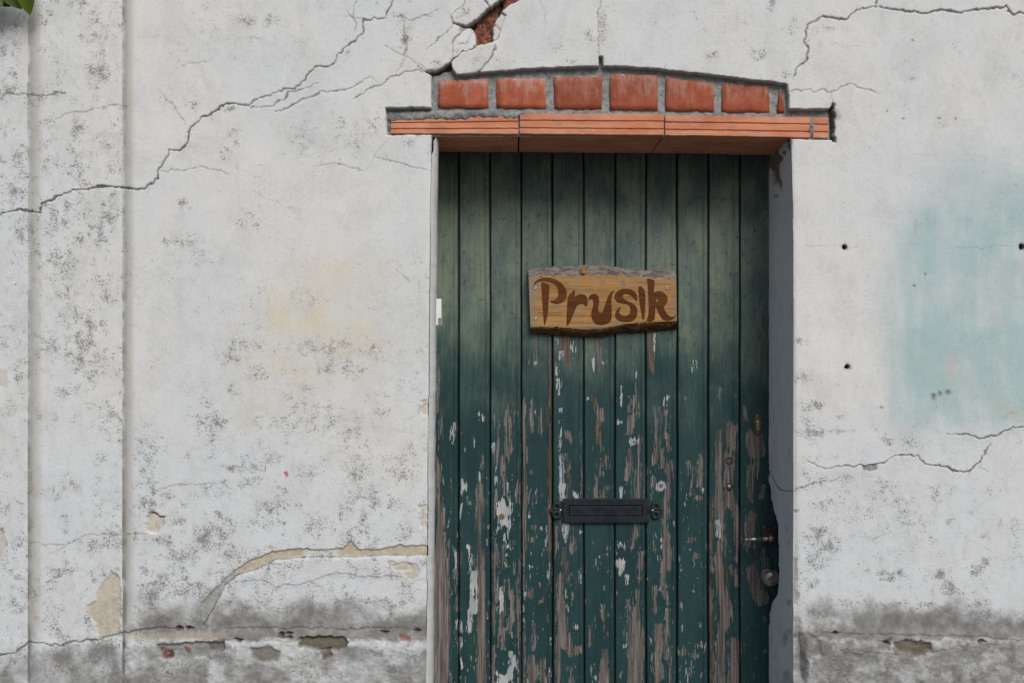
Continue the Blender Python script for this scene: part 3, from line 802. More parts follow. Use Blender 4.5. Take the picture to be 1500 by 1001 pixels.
MB = [(113, 195, 16, 34, .75), (160, 215, 20, 10, .7), (162, 242, 11, 12, .75), (110, 250, 15, 20, .85), (15, 135, 24, 12, .9), (28, 235, 12, 30, .8), (20, 285, 24, 16, .8),
      (33, 345, 10, 35, .7), (98, 315, 9, 26, .85), (158, 325, 16, 22, .75), (115, 350, 16, 16, .6), (110, 460, 34, 18, .65), (150, 450, 18, 12, .5), (85, 365, 6, 5, .9), (100, 572, 34, 14, .6),
      (25, 545, 10, 22, .8), (110, 545, 7, 6, .9), (155, 618, 14, 4, .9), (150, 300, 8, 30, .6), (65, 135, 20, 8, .6), (340, 195, 10, 8, .7), (268, 302, 10, 14, .8), (281, 155, 12, 8, .7),
      (337, 160, 16, 6, .7), (246, 355, 12, 7, .9), (275, 352, 30, 12, .7), (285, 372, 22, 10, .5), (365, 320, 22, 20, .55), (345, 210, 5, 8, .9), (330, 228, 10, 14, .65), (360, 30, 26, 10, .75),
      (400, 30, 24, 14, .6), (375, 56, 14, 3, .6), (455, 8, 20, 6, .5), (585, 25, 12, 10, .7), (594, 58, 7, 16, .95), (500, 185, 18, 24, .6), (520, 205, 20, 22, .55), (545, 190, 14, 20, .55), (552, 170, 12, 16, .5),
      (440, 200, 30, 26, .45), (510, 80, 6, 7, .8), (620, 178, 12, 8, .6), (600, 210, 16, 10, .6), (640, 92, 18, 7, .6), (680, 20, 14, 12, .75), (865, 55, 14, 16, .55), (882, 40, 10, 36, .7), (820, 65, 24, 14, .45), (838, 92, 16, 5, .7),
      (1045, 80, 20, 8, .7), (1110, 80, 14, 12, .8), (1130, 8, 8, 12, .95), (1160, 40, 10, 14, .8), (1150, 110, 12, 8, .7), (1215, 42, 30, 6, .6), (1335, 117, 14, 6, .6), (1380, 185, 14, 5, .6), (1400, 70, 16, 14, .4), (1465, 100, 12, 6, .6), (1490, 115, 8, 10, .6),
      (285, 455, 20, 12, .3), (445, 440, 40, 20, .45), (360, 505, 40, 16, .6), (480, 510, 70, 20, .65), (540, 515, 34, 16, .6), (335, 525, 24, 14, .7), (500, 540, 50, 14, .7), (380, 545, 20, 14, .75), (310, 620, 28, 22, .85), (340, 570, 14, 12, .6),
      (300, 590, 18, 14, .6), (420, 620, 60, 20, .55), (560, 600, 20, 10, .6), (235, 650, 16, 20, .5), (340, 685, 14, 6, .9), (400, 745, 24, 20, .75), (320, 755, 12, 10, .9), (300, 790, 26, 26, .9), (335, 812, 16, 12, .8), (225, 875, 20, 22, .95), (237, 845, 12, 10, .95), (210, 835, 12, 10, .8),
      (290, 862, 16, 14, .9), (270, 815, 26, 20, .8), (460, 775, 22, 14, .8), (510, 790, 20, 16, .85), (590, 780, 16, 14, .8), (540, 730, 40, 20, .7), (590, 690, 30, 22, .7), (520, 690, 30, 30, .65), (600, 665, 16, 20, .65), (450, 690, 30, 20, .55), (370, 770, 20, 14, .7),
      (380, 880, 30, 12, .7), (520, 880, 50, 14, .7), (575, 885, 30, 12, .8), (600, 870, 18, 20, .6), (440, 895, 120, 10, .7), (345, 895, 30, 10, .7),
      (1172, 500, 12, 8, .8), (1176, 555, 14, 12, .85), (1196, 592, 14, 14, .8), (1182, 605, 14, 26, .7), (1186, 635, 16, 16, .85), (1204, 637, 6, 8, .9), (1228, 612, 8, 5, .8), (1302, 645, 14, 10, .85), (1335, 648, 22, 12, .7), (1284, 630, 6, 6, .6),
      (1245, 700, 14, 14, .55), (1282, 710, 18, 14, .55), (1205, 742, 16, 8, .8), (1180, 690, 10, 30, .5), (1215, 735, 10, 8, .7), (1198, 785, 24, 18, .85), (1215, 800, 18, 22, .85), (1195, 825, 20, 26, .75), (1188, 855, 18, 16, .7), (1272, 837, 6, 6, .95), (1300, 845, 22, 12, .8), (1318, 840, 8, 10, .85), (1268, 750, 34, 18, .6),
      (1292, 775, 14, 16, .6), (1376, 843, 18, 12, .98), (1390, 862, 18, 14, .9), (1430, 835, 14, 12, .9), (1444, 822, 8, 10, .95), (1430, 885, 18, 8, .9), (1360, 888, 14, 8, .98), (1388, 895, 12, 8, .95), (1300, 888, 30, 6, .85), (1240, 885, 30, 8, .8), (1190, 895, 20, 12, .85), (1440, 900, 30, 8, .85), (1480, 765, 10, 6, .7), (1438, 787, 6, 4, .7), (1450, 720, 50, 6, .5), (1180, 520, 8, 8, .4)]
for b in MB: blob('mould', *b)
for b in ((225, 875, 20, 24, 1.0), (237, 848, 12, 8, 1), (300, 790, 20, 20, .9), (290, 862, 14, 16, 1), (340, 812, 12, 10, .9), (460, 775, 16, 12, .9), (400, 742, 14, 12, .9), (510, 792, 16, 14, .95), (590, 780, 12, 12, .8), (320, 755, 22, 16, .85), (545, 735, 30, 14, .7), (600, 668, 14, 16, .7), (660, 85, 14, 6, .9)):
    blob('chip', *b)

# --- build mesh
keep = np.ones((nz - 1, nx - 1), bool)
keep[:jH, iL:iR] = False
Q = (np.arange(nz - 1)[:, None] * nx + np.arange(nx - 1)[None, :])
Q = np.stack([Q, Q + 1, Q + nx + 1, Q + nx], -1)[keep]
used = np.zeros(nx * nz, bool); used[Q.ravel()] = True
remap = np.cumsum(used) - 1
V = np.stack([X, H, Z], -1).reshape(-1, 3)[used]
wall = empty('house_wall', (0, 0, 0))
tag(wall, 'cracked white plastered house wall with mildew stains around the green door', 'wall')
me = fast_mesh('plaster_wall', V, remap[Q])
for k, a in K.items(): add_attr(me, k, a.ravel()[used])
pw = new_obj('plaster_face', me, M['plaster'], wall)
me.materials.append(M['plaster_blue'])
me.polygons.foreach_set('material_index', (V[remap[Q][:, 0], 0] > wx(1226)).astype(np.int32))

# --- door jambs (reveals), sharing the front edge with the wall face
jr = slice(0, jH + 1)
zr = Z[jr, iL]
def jamb(col, sign, mat, ncol=62):
    xf = X[jr, col]; yf = H[jr, col]
    t = np.linspace(0, 1, ncol)
    T, ZZ = np.meshgrid(t, zr)
    back = YD - .003
    YY = yf[:, None] * (1 - T) + back * T
    XX = np.repeat(xf[:, None], ncol, 1)
    py = 500.5 - (ZZ - CZ) * S * D / (D + YY)
    if sign < 0: XX = XX + .0135 * np.sin(np.clip(YY / .045, 0, 1) * np.pi / 2) - .0125 * np.clip((YY - .045) / .19, 0, 1)
    XX = XX + sign * (fbm(YY * 60, ZZ * 30, 3, 120) - .5) * .002 * np.minimum(1, T * 6)
    cr = np.zeros_like(XX); tn = np.zeros_like(XX)
    if sign > 0:
        epx = np.interp(py, [0, 225, 500, 690, 715, 735, 752, 770, 790, 815, 850, 868, 880, 890, 905, 1010],
                        [1110, 1119, 1120, 1123, 1127, 1130, 1135, 1138.5, 1140, 1140.5, 1140, 1138.5, 1132, 1128, 1126, 1124])
        epx = epx + (fbm(py / 9, py * 0, 3, 130) - .5) * 3
        px = 750 + XX * S * D / (D + YY)
        XX = XX + .05 * sstep(1.0, -1.0, px - epx) * ((py > 690) & (py < 915))
        # crack running in from the wall face, broken mortar under the lintel
        ppx = 750 + XX * S * D / (D + YY)
        f = seg_field(ppx + (fbm(ppx / 5, py / 5, 3, 131) - .5) * 5, py, [(1126, 690), (1133, 704), (1143, 718), (1153, 720), (1165, 718)], [.5] * 5)
        cr = sstep(-1.0, .5, f) * .8
        n = fbm(ppx / 12, py / 18, 4, 135)
        tn = sstep(.30, .6, (1 - (py - 203) / 95) * .85 + (n - .5) * 1.8 - sstep(1130, 1162, ppx) * .5) * (py < 310)
        tn = np.maximum(tn, sstep(.5, .75, n + sstep(860, 990, py) * .22 - .1) * .7 * sstep(1135, 1160, ppx) * (py > 760))
    me = fast_mesh('jamb', np.stack([XX, YY, ZZ], -1).reshape(-1, 3), grid_quads(len(zr), ncol, flip=(sign < 0)))
    add_attr(me, 'crack', cr); add_attr(me, 'tan', tn)
    return new_obj('door_jamb', me, mat, wall)
jamb(iL, -1, M['jamb_light'], 30)
jamb(iR, +1, M['jamb'])

# ------------------------------------------------------------------ bricks, lintel tiles, mortar
def rough_block(name, quad, Yf, Yb, mat, parent, nu=9, nv=6, jit=.8, rnd=.0022, rough=.0008, seed=0, top=None):
    """block whose front outline is a 4-corner patch (tl,tr,br,bl in photo pixels), slightly broken edges"""
    r = random.Random(seed)
    vs, fs = [], []
    tl, tr, br, bl = quad
    for j in range(nv + 1):
        v = j / nv
        for i in range(nu + 1):
            u = i / nu
            px = (tl[0] * (1 - u) + tr[0] * u) * (1 - v) + (bl[0] * (1 - u) + br[0] * u) * v
            py = (tl[1] * (1 - u) + tr[1] * u) * (1 - v) + (bl[1] * (1 - u) + br[1] * u) * v
            ed = (i in (0, nu)) + (j in (0, nv))
            if ed: px += r.uniform(-jit, jit) * .7; py += r.uniform(-jit, jit)
            if top and j == 0: py += top * r.uniform(-.3, 1)
            Y = Yf + (rnd * (1.6 if ed == 2 else 1) if ed else 0) + r.uniform(-rough, rough)
            vs.append(W(px, py, Y))
    n = nu + 1
    for j in range(nv):
        for i in range(nu):
            a = j * n + i; fs.append((a, a + n, a + n + 1, a + 1))
    ring = [i for i in range(n)] + [j * n + nu for j in range(1, nv + 1)] + [nv * n + i for i in range(nu - 1, -1, -1)] + [j * n for j in range(nv - 1, 0, -1)]
    b0 = len(vs)
    for k in ring: vs.append((vs[k][0], Yb, vs[k][2]))
    for k in range(len(ring)):
        k2 = (k + 1) % len(ring)
        fs.append((ring[k], ring[k2], b0 + k2, b0 + k))
    me = bpy.data.meshes.new(name); me.from_pydata(vs, [], fs); me.update()
    for p in me.polygons[:nu * nv]: p.use_smooth = True
    return new_obj(name, me, mat, parent)

bricks = [((642, 117), (715, 116), (715.5, 158.5), (642, 158)), ((727, 115), (799, 115), (800, 159), (727, 158.5)),
          ((811, 112), (882, 110), (882, 160.5), (812, 160)), ((893, 108), (963, 110), (964, 162), (893.5, 161)),
          ((974.5, 111), (1046, 122), (1046, 163.5), (974.5, 162.5)), ((1057.5, 121.5), (1126, 125), (1127, 165.5), (1057, 164.5)),
          ((1141.5, 131), (1144, 131), (1150, 165), (1138.5, 165))]
for i, q in enumerate(bricks):
    last = i == 6
    b = rough_block('brick', q, .0150 + .0008 * ((i * 7) % 3 - 1), .06, M['brick'], wall, rnd=.0011, rough=.0005, nu=2 if last else 9, nv=6, seed=20 + i, jit=.6 if last else .9, top=None if last else 1.6)

def lintel_tile(x0, x1, ytop0, ytop1, yb0, yb1, seed, Yf=.0105):
    """clay lintel tile: two grooves along the front, fine ribs along the soffit"""
    r = random.Random(seed)
    prof = []                                   # (Y, v) with v 0 at the top of the front, 1 at its foot
    for v, d in ((0, .003), (.02, 0), (.30, 0), (.325, .0035), (.365, .0035), (.39, 0), (.66, 0), (.685, .0035), (.725, .0035), (.75, 0), (.97, 0)):
        prof.append((Yf + d, v, 0))
    prof.append((Yf + .0025, 1.0, 0))
    y = Yf + .012
    while y < YD - .02:
        prof += [(y, 1.0, 0), (y + .0015, 1.0, .0022), (y + .0045, 1.0, .0022), (y + .006, 1.0, 0)]
        y += .0235
    prof.append((YD + .02, 1.0, 0)); prof.append((YD + .02, 0, 0))
    nseg = max(3, int((x1 - x0) / 9)); vs, fs = [], []
    n = len(prof)
    for i in range(nseg + 1):
        u = i / nseg
        px = x0 + (x1 - x0) * u + (r.uniform(-.6, .6) if i in (0, nseg) else 0)
        yt = ytop0 + (ytop1 - ytop0) * u + r.uniform(-.4, .4); yb = yb0 + (yb1 - yb0) * u + r.uniform(-.35, .35)
        x = wx(px, Yf)
        for (Y, v, up) in prof:
            jx = r.uniform(-.4, .4) / S if i in (0, nseg) else 0
            vs.append((x + jx, Y + r.uniform(-.0003, .0003), wz(yt + (yb - yt) * v, Yf) + up))
    for i in range(nseg):
        for k in range(n):
            k2 = (k + 1) % n
            fs.append((i * n + k, i * n + k2, (i + 1) * n + k2, (i + 1) * n + k))
    fs.append(tuple(range(n))[::-1]); fs.append(tuple(nseg * n + k for k in range(n)))
    me = bpy.data.meshes.new('lintel_tile'); me.from_pydata(vs, [], fs); me.update()
    return new_obj('lintel_tile', me, M['clay'], wall)
lintel_tile(573, 759, 172, 168, 195.5, 197, 1)
lintel_tile(761, 972, 166, 167, 196.5, 198.5, 2, .0095)
lintel_tile(975, 1187, 168.5, 171.5, 198.5, 202, 3, .0100)
lintel_tile(1191.5, 1214, 172, 172, 202, 202.5, 4, .0125)

def mortar_lump(pts, Yf, seed, n=64, m_=9):
    """smear of mortar: ribbon between an upper and a lower edge line"""
    up, dn_ = pts
    us = np.linspace(0, 1, n); vs_ = np.linspace(0, 1, m_)
    x = np.interp(us, np.linspace(0, 1, len(up)), [p[0] for p in up]); yu = np.interp(us, np.linspace(0, 1, len(up)), [p[1] for p in up])
    yl = np.interp(x, [p[0] for p in dn_], [p[1] for p in dn_])
    PXm = np.repeat(x[None, :], m_, 0); PYm = yu[None, :] + (yl - yu)[None, :] * vs_[:, None]
    PYm = PYm + (fbm(PXm / 6, PYm / 4, 3, seed) - .5) * 2.5
    Yv = Yf + .009 * (np.abs(vs_ * 2 - 1) ** 3)[:, None] - (fbm(PXm / 5, PYm / 5, 4, seed + 5, .6) - .5) * .009
    Yv = Yv + .008 * np.maximum(0, (np.abs(us * 2 - 1) - .97) / .03)[None, :]
    k = (D + Yv) / D / S
    P3 = np.stack([(PXm - 750) * k, Yv, CZ - (PYm - 500.5) * k], -1).reshape(-1, 3)
    me = fast_mesh('mortar', P3, grid_quads(m_, n, flip=True))
    return new_obj('mortar', me, M['mortar'], wall)
mortar_lump(([(567, 164), (632, 162), (700, 162), (770, 163)], [(567, 179), (572, 180), (600, 179), (640, 178), (684, 178), (690, 174), (735, 173.5), (742, 178), (752, 178), (758, 172), (770, 167)]), .0085, 200)
mortar_lump(([(566, 161), (569, 161), (572, 161)], [(566, 196), (569, 196), (573, 196)]), .013, 210, 12, 24)
mortar_lump(([(1185, 172), (1188, 172), (1192, 172)], [(1185, 202), (1188, 202), (1192, 202)]), .0085, 220, 10, 20)
# old brick inside the broken hole
rough_block('old_brick', ((694, 24), (732, 2), (726, 58), (700, 66)), .0265, .06, M['old_brick'], wall, 12, 12, 1.2, .003, .0022, 50)
rough_block('old_brick', ((732, -6), (772, -26), (752, 4), (736, 12)), .0245, .06, M['old_brick'], wall, 8, 8, 1.2, .003, .002, 51)

# plugs in the drilled holes
def tube_bm(bm, p0, p1, r0, r1, n=14, cap=True):
    p0, p1 = Vector(p0), Vector(p1); d = (p1 - p0).normalized()
    a = d.orthogonal().normalized(); b = d.cross(a)
    v0 = [bm.verts.new(p0 + (a * math.cos(t) + b * math.sin(t)) * r0) for t in [2 * math.pi * i / n for i in range(n)]]
    v1 = [bm.verts.new(p1 + (a * math.cos(t) + b * math.sin(t)) * r1) for t in [2 * math.pi * i / n for i in range(n)]]
    for i in range(n): bm.faces.new((v0[i], v0[(i + 1) % n], v1[(i + 1) % n], v1[i]))
    if cap: bm.faces.new(v0[::-1]); bm.faces.new(v1)
def lathe_bm(bm, c, prof, n=24, axis=(0, -1, 0), sx=1.0, sz=1.0):
    """profile [(radius, distance along axis)] turned about axis through c"""
    c = Vector(c); ax = Vector(axis).normalized(); a = Vector((1, 0, 0)) if abs(ax.x) < .9 else Vector((0, 1, 0)); b = ax.cross(a).normalized(); a = b.cross(ax)
    rings = []
    for r, h in prof:
        rings.append([bm.verts.new(c + ax * h + a * (r * sx * math.cos(2 * math.pi * i / n)) + b * (r * sz * math.sin(2 * math.pi * i / n))) for i in range(n)])
    for k in range(len(rings) - 1):
        for i in range(n): bm.faces.new((rings[k][i], rings[k][(i + 1) % n], rings[k + 1][(i + 1) % n], rings[k + 1][i]))
    bm.faces.new(rings[0][::-1]); bm.faces.new(rings[-1])
for cx, cy in ((1238, 362), (1241, 538), (1497, 362)):
    bm = bmesh.new(); c = W(cx, cy, .0)
    tube_bm(bm, (c[0], .006, c[2]), (c[0], .03, c[2]), .0044, .0044, 12, False)
    tube_bm(bm, (c[0], .006, c[2]), (c[0], .03, c[2]), .0030, .0030, 12, False)
    bm_obj('wall_plug', bm, M['grey'], wall)

# ================================================================== THE DOOR
door = empty('plank_door', (wx(880, YD), YD, 0))
tag(door, 'weathered dark green plank door with peeling paint set deep in the wall', 'door')

STROKES = []
def zone(ox, oy, sc, rows):
    for kind, pts in rows:
        STROKES.append((kind, [(ox + p[0] / sc, oy + p[1] / sc) for p in pts], [p[2] / sc for p in pts]))
q = 5.563
zone(630, 480, q, [
 ('W', [(65,250,4),(65,460,6),(58,680,8)]), ('W', [(85,560,4),(80,760,8),(75,1000,10)]), ('U', [(195,790,6),(182,860,16),(184,945,6)]),
 ('W', [(205,800,6),(200,870,12),(190,930,4)]), ('U', [(435,705,5),(435,755,5)]), ('U', [(365,920,8),(360,980,8)]), ('U', [(395,690,4),(402,710,4)]),
 ('W', [(525,705,5),(525,860,5)]), ('W', [(632,625,5),(625,760,11),(622,1000,18)]), ('W', [(670,615,4),(660,850,9),(655,1000,9)]), ('W', [(690,690,6),(688,760,5)]),
 ('W', [(560,760,4),(555,1000,12)]), ('W', [(770,565,8),(765,760,12),(763,1000,14)]), ('W', [(838,600,12),(820,720,20),(833,850,6)]), ('U', [(845,690,9)]),
 ('W', [(910,660,6),(905,780,12),(908,870,6)]), ('W', [(855,80,6),(853,180,10),(853,300,8)]), ('U', [(855,290,9)]), ('W', [(810,270,5),(810,300,5)]),
 ('B', [(982,80,8),(980,460,12),(975,700,15),(972,1000,15)]), ('U', [(515,940,8),(512,1000,8)])])
zone(630, 650, q, [
 ('W', [(35,100,12),(70,200,32),(70,350,34),(60,450,38),(70,600,40),(75,800,45),(90,1000,60)]), ('W', [(150,800,8),(150,930,5)]), ('U', [(265,300,8),(268,360,18),(258,400,8)]),
 ('U', [(250,500,10),(248,610,8)]), ('W', [(400,250,10),(405,400,20),(420,480,30),(410,560,28),(400,640,26),(390,760,18),(410,900,25),(415,1000,28)]), ('U', [(400,240,7),(398,300,8)]),
 ('W', [(430,110,6),(425,200,6)]), ('W', [(515,0,8),(520,180,6)]), ('W', [(545,0,14),(545,180,8)]), ('W', [(615,0,16),(595,140,15),(590,220,24),(610,330,12),(620,430,12)]),
 ('W', [(590,250,8),(540,420,8),(520,470,8),(517,600,5)]), ('W', [(640,20,8),(635,150,6)]), ('W', [(660,0,8),(660,60,8)]), ('U', [(635,330,6),(645,430,10)]),
 ('U', [(600,470,30),(590,560,52),(610,640,42)]), ('U', [(645,440,14),(652,560,16)]), ('U', [(645,640,12),(640,780,12),(638,845,16)]), ('U', [(560,690,14)]), ('U', [(530,190,4),(532,330,5)]),
 ('K', [(582,597,26)]), ('W', [(710,150,6),(712,300,6),(715,480,10)]), ('W', [(510,720,6),(540,860,14),(530,1000,25)]), ('W', [(595,840,10),(598,1000,9)]),
 ('W', [(765,0,10),(768,300,22),(770,500,20),(765,800,12),(762,1000,12)]), ('W', [(822,370,10),(825,450,6)]), ('W', [(865,395,8),(865,440,5)]), ('W', [(905,420,9)]), ('W', [(825,235,12)]),
 ('W', [(850,680,22)]), ('W', [(825,780,22)]), ('U', [(905,695,13)]), ('W', [(940,870,10)]), ('U', [(820,500,8),(822,530,5)]), ('U', [(800,560,5),(812,600,5)]), ('W', [(168,300,7),(168,390,7)]),
 ('B', [(975,0,16),(975,350,18),(970,700,14),(975,1000,8)]), ('W', [(240,640,6),(243,1000,7)]), ('U', [(305,840,13)]), ('U', [(330,840,8),(326,1000,8)]), ('U', [(210,840,5),(212,1000,5)]), ('W', [(685,800,12)]), ('U', [(610,740,6),(605,780,4)])])
zone(630, 821, q, [
 ('W', [(90,0,66),(85,300,68),(92,500,70),(88,700,70),(88,1000,68)]), ('U', [(325,20,8),(325,100,10)]), ('U', [(355,120,28),(350,200,30),(350,300,20),(355,400,35),(365,420,20)]),
 ('W', [(410,0,25),(410,200,36),(410,400,35),(415,600,38),(420,800,42),(410,1000,35)]), ('U', [(320,420,12),(320,580,6)]), ('U', [(240,500,18),(245,580,14)]), ('U', [(245,640,14),(245,780,12),(262,870,18)]),
 ('U', [(248,970,18)]), ('W', [(365,880,18)]), ('U', [(320,905,8)]), ('W', [(535,30,8),(530,300,17),(520,450,18),(530,600,10)]), ('U', [(575,220,16),(570,400,20)]),
 ('W', [(610,170,14),(590,300,12),(600,430,18),(560,600,12),(550,700,6)]), ('W', [(640,160,12),(655,300,26),(665,420,10),(645,500,25),(640,560,20)]), ('W', [(600,560,20),(595,720,6)]), ('W', [(665,620,8)]),
 ('W', [(515,700,12),(505,900,22),(500,1000,22)]), ('U', [(660,760,13),(680,850,20),(640,950,40),(590,950,20),(545,920,12)]), ('U', [(540,1000,16),(600,1000,30)]), ('W', [(695,30,8),(692,100,10)]), ('W', [(597,0,8),(597,60,6)]),
 ('W', [(765,0,10),(768,200,10),(765,300,8)]), ('W', [(765,500,10),(765,1000,14)]), ('W', [(815,240,12),(820,290,20)]), ('U', [(778,272,10)]), ('W', [(845,520,12),(840,620,12),(840,720,12)]),
 ('W', [(840,800,25),(850,880,42),(830,1000,30)]), ('W', [(930,820,22),(920,920,25),(940,1000,30)]), ('U', [(968,30,4),(968,250,5)]), ('W', [(1045,180,12),(1040,420,16),(1040,520,6)]), ('W', [(1040,640,18),(1035,1000,22)]),
 ('W', [(720,0,6),(725,400,10),(720,1000,8)]), ('W', [(215,0,5),(213,400,8)]), ('W', [(907,330,12)]), ('U', [(822,50,9)])])
zone(800, 480, q, [
 ('B', [(150,80,40),(160,200,30),(175,330,10)]), ('U', [(90,90,5),(95,380,6)]), ('U', [(118,200,15),(115,250,8)]), ('U', [(100,430,10),(105,540,10)]), ('U', [(115,670,16)]), ('U', [(115,760,8),(112,1000,6)]),
 ('W', [(185,870,25),(205,940,6)]), ('W', [(280,840,5),(285,1000,8)]), ('U', [(215,120,5),(215,200,5)]), ('U', [(218,250,5)]), ('U', [(240,160,4),(240,190,4)]), ('W', [(435,120,17),(430,220,17),(415,300,14),(430,350,8)]),
 ('U', [(375,250,10),(378,300,18),(372,350,8)]), ('U', [(475,285,7)]), ('U', [(338,580,7)]), ('B', [(372,560,9),(370,600,6)]), ('B', [(402,580,9),(402,650,7)]), ('W', [(440,690,28),(460,740,20)]), ('B', [(425,760,13),(430,950,7)]),
 ('U', [(608,480,5),(608,630,6)]), ('U', [(735,370,4),(733,410,4)]), ('W', [(725,460,5),(735,560,19),(740,700,22),(700,750,28),(680,850,24)]), ('W', [(690,560,10),(685,680,6)]), ('U', [(600,770,17)]),
 ('U', [(715,930,34)]), ('K', [(718,935,13)]), ('W', [(770,900,12),(770,1000,15)]), ('W', [(885,650,8),(895,830,10),(910,920,28),(905,1000,25)]), ('W', [(925,650,6),(935,900,10)]), ('W', [(975,690,12),(980,760,10),(965,900,6)]),
 ('U', [(985,570,13)]), ('U', [(965,600,5),(965,630,5)]), ('B', [(860,70,22),(855,200,22),(865,350,12)]), ('U', [(880,60,6),(885,190,5)]), ('U', [(910,150,6),(910,190,5)]), ('W', [(990,890,10),(995,1000,8)])])
zone(800, 650, q, [
 ('U', [(118,90,10),(125,250,18),(135,450,24)]), ('W', [(165,90,8),(180,200,14)]), ('B', [(172,220,10),(172,450,11)]), ('U', [(225,400,12),(245,430,20)]), ('W', [(285,0,8),(285,450,7)]), ('W', [(455,20,6),(455,60,4)]),
 ('W', [(490,110,14),(495,200,10)]), ('W', [(460,130,4),(450,250,10)]), ('W', [(410,260,8),(412,340,19),(410,440,38),(460,410,20),(450,440,50)]), ('W', [(505,360,15)]), ('W', [(355,345,12)]),
 ('W', [(685,60,15),(680,180,28),(660,280,24)]), ('U', [(635,250,8)]), ('W', [(755,30,12),(755,250,17),(745,440,24)]), ('W', [(710,300,10),(705,440,15)]), ('W', [(808,180,8),(800,440,12)]), ('U', [(610,340,8),(612,440,12)]),
 ('U', [(935,350,43)]), ('K', [(935,345,18)]), ('W', [(990,180,25),(1005,300,14),(985,400,22),(970,500,20),(980,600,22),(970,700,20),(985,800,33),(990,1000,38)]), ('W', [(895,20,15),(890,150,12)]), ('W', [(935,50,18),(940,190,14)]),
 ('W', [(870,290,17),(860,420,8)]), ('U', [(155,660,20),(155,760,18),(150,800,6)]), ('W', [(95,680,10),(95,850,17)]), ('W', [(230,780,15),(205,860,26),(205,890,8)]), ('U', [(285,720,11)]), ('U', [(280,840,6)]), ('W', [(150,850,10),(155,1000,14)]),
 ('W', [(125,910,11)]), ('U', [(440,920,9)]), ('U', [(600,800,16),(625,840,10)]), ('U', [(588,800,6),(588,900,6)]), ('U', [(610,975,32),(640,970,17)]), ('W', [(735,660,10),(730,740,19),(705,850,10)]), ('W', [(775,900,15),(770,1000,21)]),
 ('W', [(895,740,8),(890,880,14)]), ('U', [(945,840,8)]), ('U', [(938,785,8)])])
zone(800, 821, q, [
 ('W', [(150,0,10),(160,100,15),(178,180,8)]), ('W', [(125,130,20),(110,250,24),(125,400,42),(130,500,42),(145,650,60),(200,740,42),(270,735,26)]), ('W', [(110,650,30),(90,780,20),(90,1000,20)]), ('U', [(165,250,6),(170,400,10)]),
 ('K', [(262,738,16)]), ('W', [(155,790,12)]), ('W', [(172,880,12)]), ('W', [(213,890,5),(205,1000,16)]), ('U', [(280,70,7),(278,180,7)]), ('U', [(242,545,17)]), ('W', [(510,90,13)]), ('U', [(425,265,9)]), ('W', [(465,370,10),(463,580,6)]),
 ('W', [(495,445,10)]), ('B', [(498,600,15)]), ('W', [(362,530,8),(362,600,14),(365,690,6)]), ('W', [(478,740,10),(490,820,33),(470,920,43),(475,1000,52)]), ('U', [(405,970,21)]), ('U', [(610,20,30),(600,110,14),(630,60,18)]),
 ('U', [(660,130,13),(662,200,5)]), ('W', [(770,0,22),(755,100,14),(765,185,6)]), ('W', [(682,270,6),(680,400,17),(690,600,20),(690,800,26),(690,1000,24)]), ('W', [(752,250,14),(750,400,28),(750,500,34),(745,700,42),(740,1000,55)]),
 ('W', [(710,430,12),(715,700,22)]), ('U', [(645,700,17)]), ('W', [(638,570,12),(636,640,6)]), ('W', [(960,0,16),(960,100,20),(970,250,21),(985,350,10)]), ('W', [(900,220,19),(885,320,18),(895,420,8)]), ('U', [(925,235,10)]),
 ('W', [(930,540,26),(925,650,33),(905,800,38),(915,950,43)]), ('W', [(985,400,15),(975,560,19),(965,800,12)]), ('W', [(1005,720,14),(1010,900,12),(1020,1000,10)])])
q = 3.853
zone(980, 480, q, [
 ('U', [(148,190,8),(140,215,9),(128,245,8)]), ('W', [(85,400,6),(85,430,6)]), ('W', [(290,345,5),(288,430,9)]), ('W', [(285,580,18),(280,700,20),(280,850,18),(275,1000,28)]), ('W', [(355,560,26),(360,680,24)]), ('W', [(340,720,28),(340,900,28),(345,1000,32)]),
 ('W', [(365,260,9),(370,300,7)]), ('W', [(372,380,6)]), ('W', [(430,450,7),(435,520,8)]), ('W', [(490,620,48),(490,690,52)]), ('W', [(465,790,19),(460,900,19),(465,970,15)]), ('W', [(500,760,12),(485,850,10)]), ('W', [(525,900,12),(525,960,13)]),
 ('W', [(110,760,8),(105,830,8)]), ('W', [(132,790,9),(130,940,8)]), ('W', [(178,720,14),(178,820,18),(172,890,13)]), ('W', [(165,960,15)]), ('U', [(188,915,8)]), ('W', [(72,890,7)]), ('W', [(5,760,7),(0,950,9)]), ('W', [(520,390,7)])])
zone(980, 741, q, [
 ('W', [(290,0,33),(285,100,28),(300,200,24),(285,300,26),(290,400,26),(300,500,35),(320,620,33),(290,740,28),(290,850,24),(290,1000,28)]), ('U', [(275,90,15),(275,170,11)]), ('W', [(380,20,19),(385,150,21),(375,300,14)]),
 ('W', [(355,350,14),(375,400,17),(390,450,10)]), ('W', [(370,780,33),(370,880,33),(365,1000,33)]), ('W', [(465,60,28),(460,150,28),(440,250,14)]), ('W', [(535,250,6),(535,330,14),(550,360,22)]), ('W', [(470,360,28),(490,450,36),(520,520,44)]),
 ('W', [(535,640,9)]), ('W', [(540,820,9)]), ('W', [(128,190,13)]), ('W', [(160,280,18)]), ('W', [(85,825,17)]), ('W', [(140,845,20)]), ('W', [(170,790,13)]), ('W', [(122,945,9)]), ('W', [(185,980,9)]), ('W', [(5,200,8),(5,300,7)]), ('B', [(240,0,6),(240,1000,8)])])

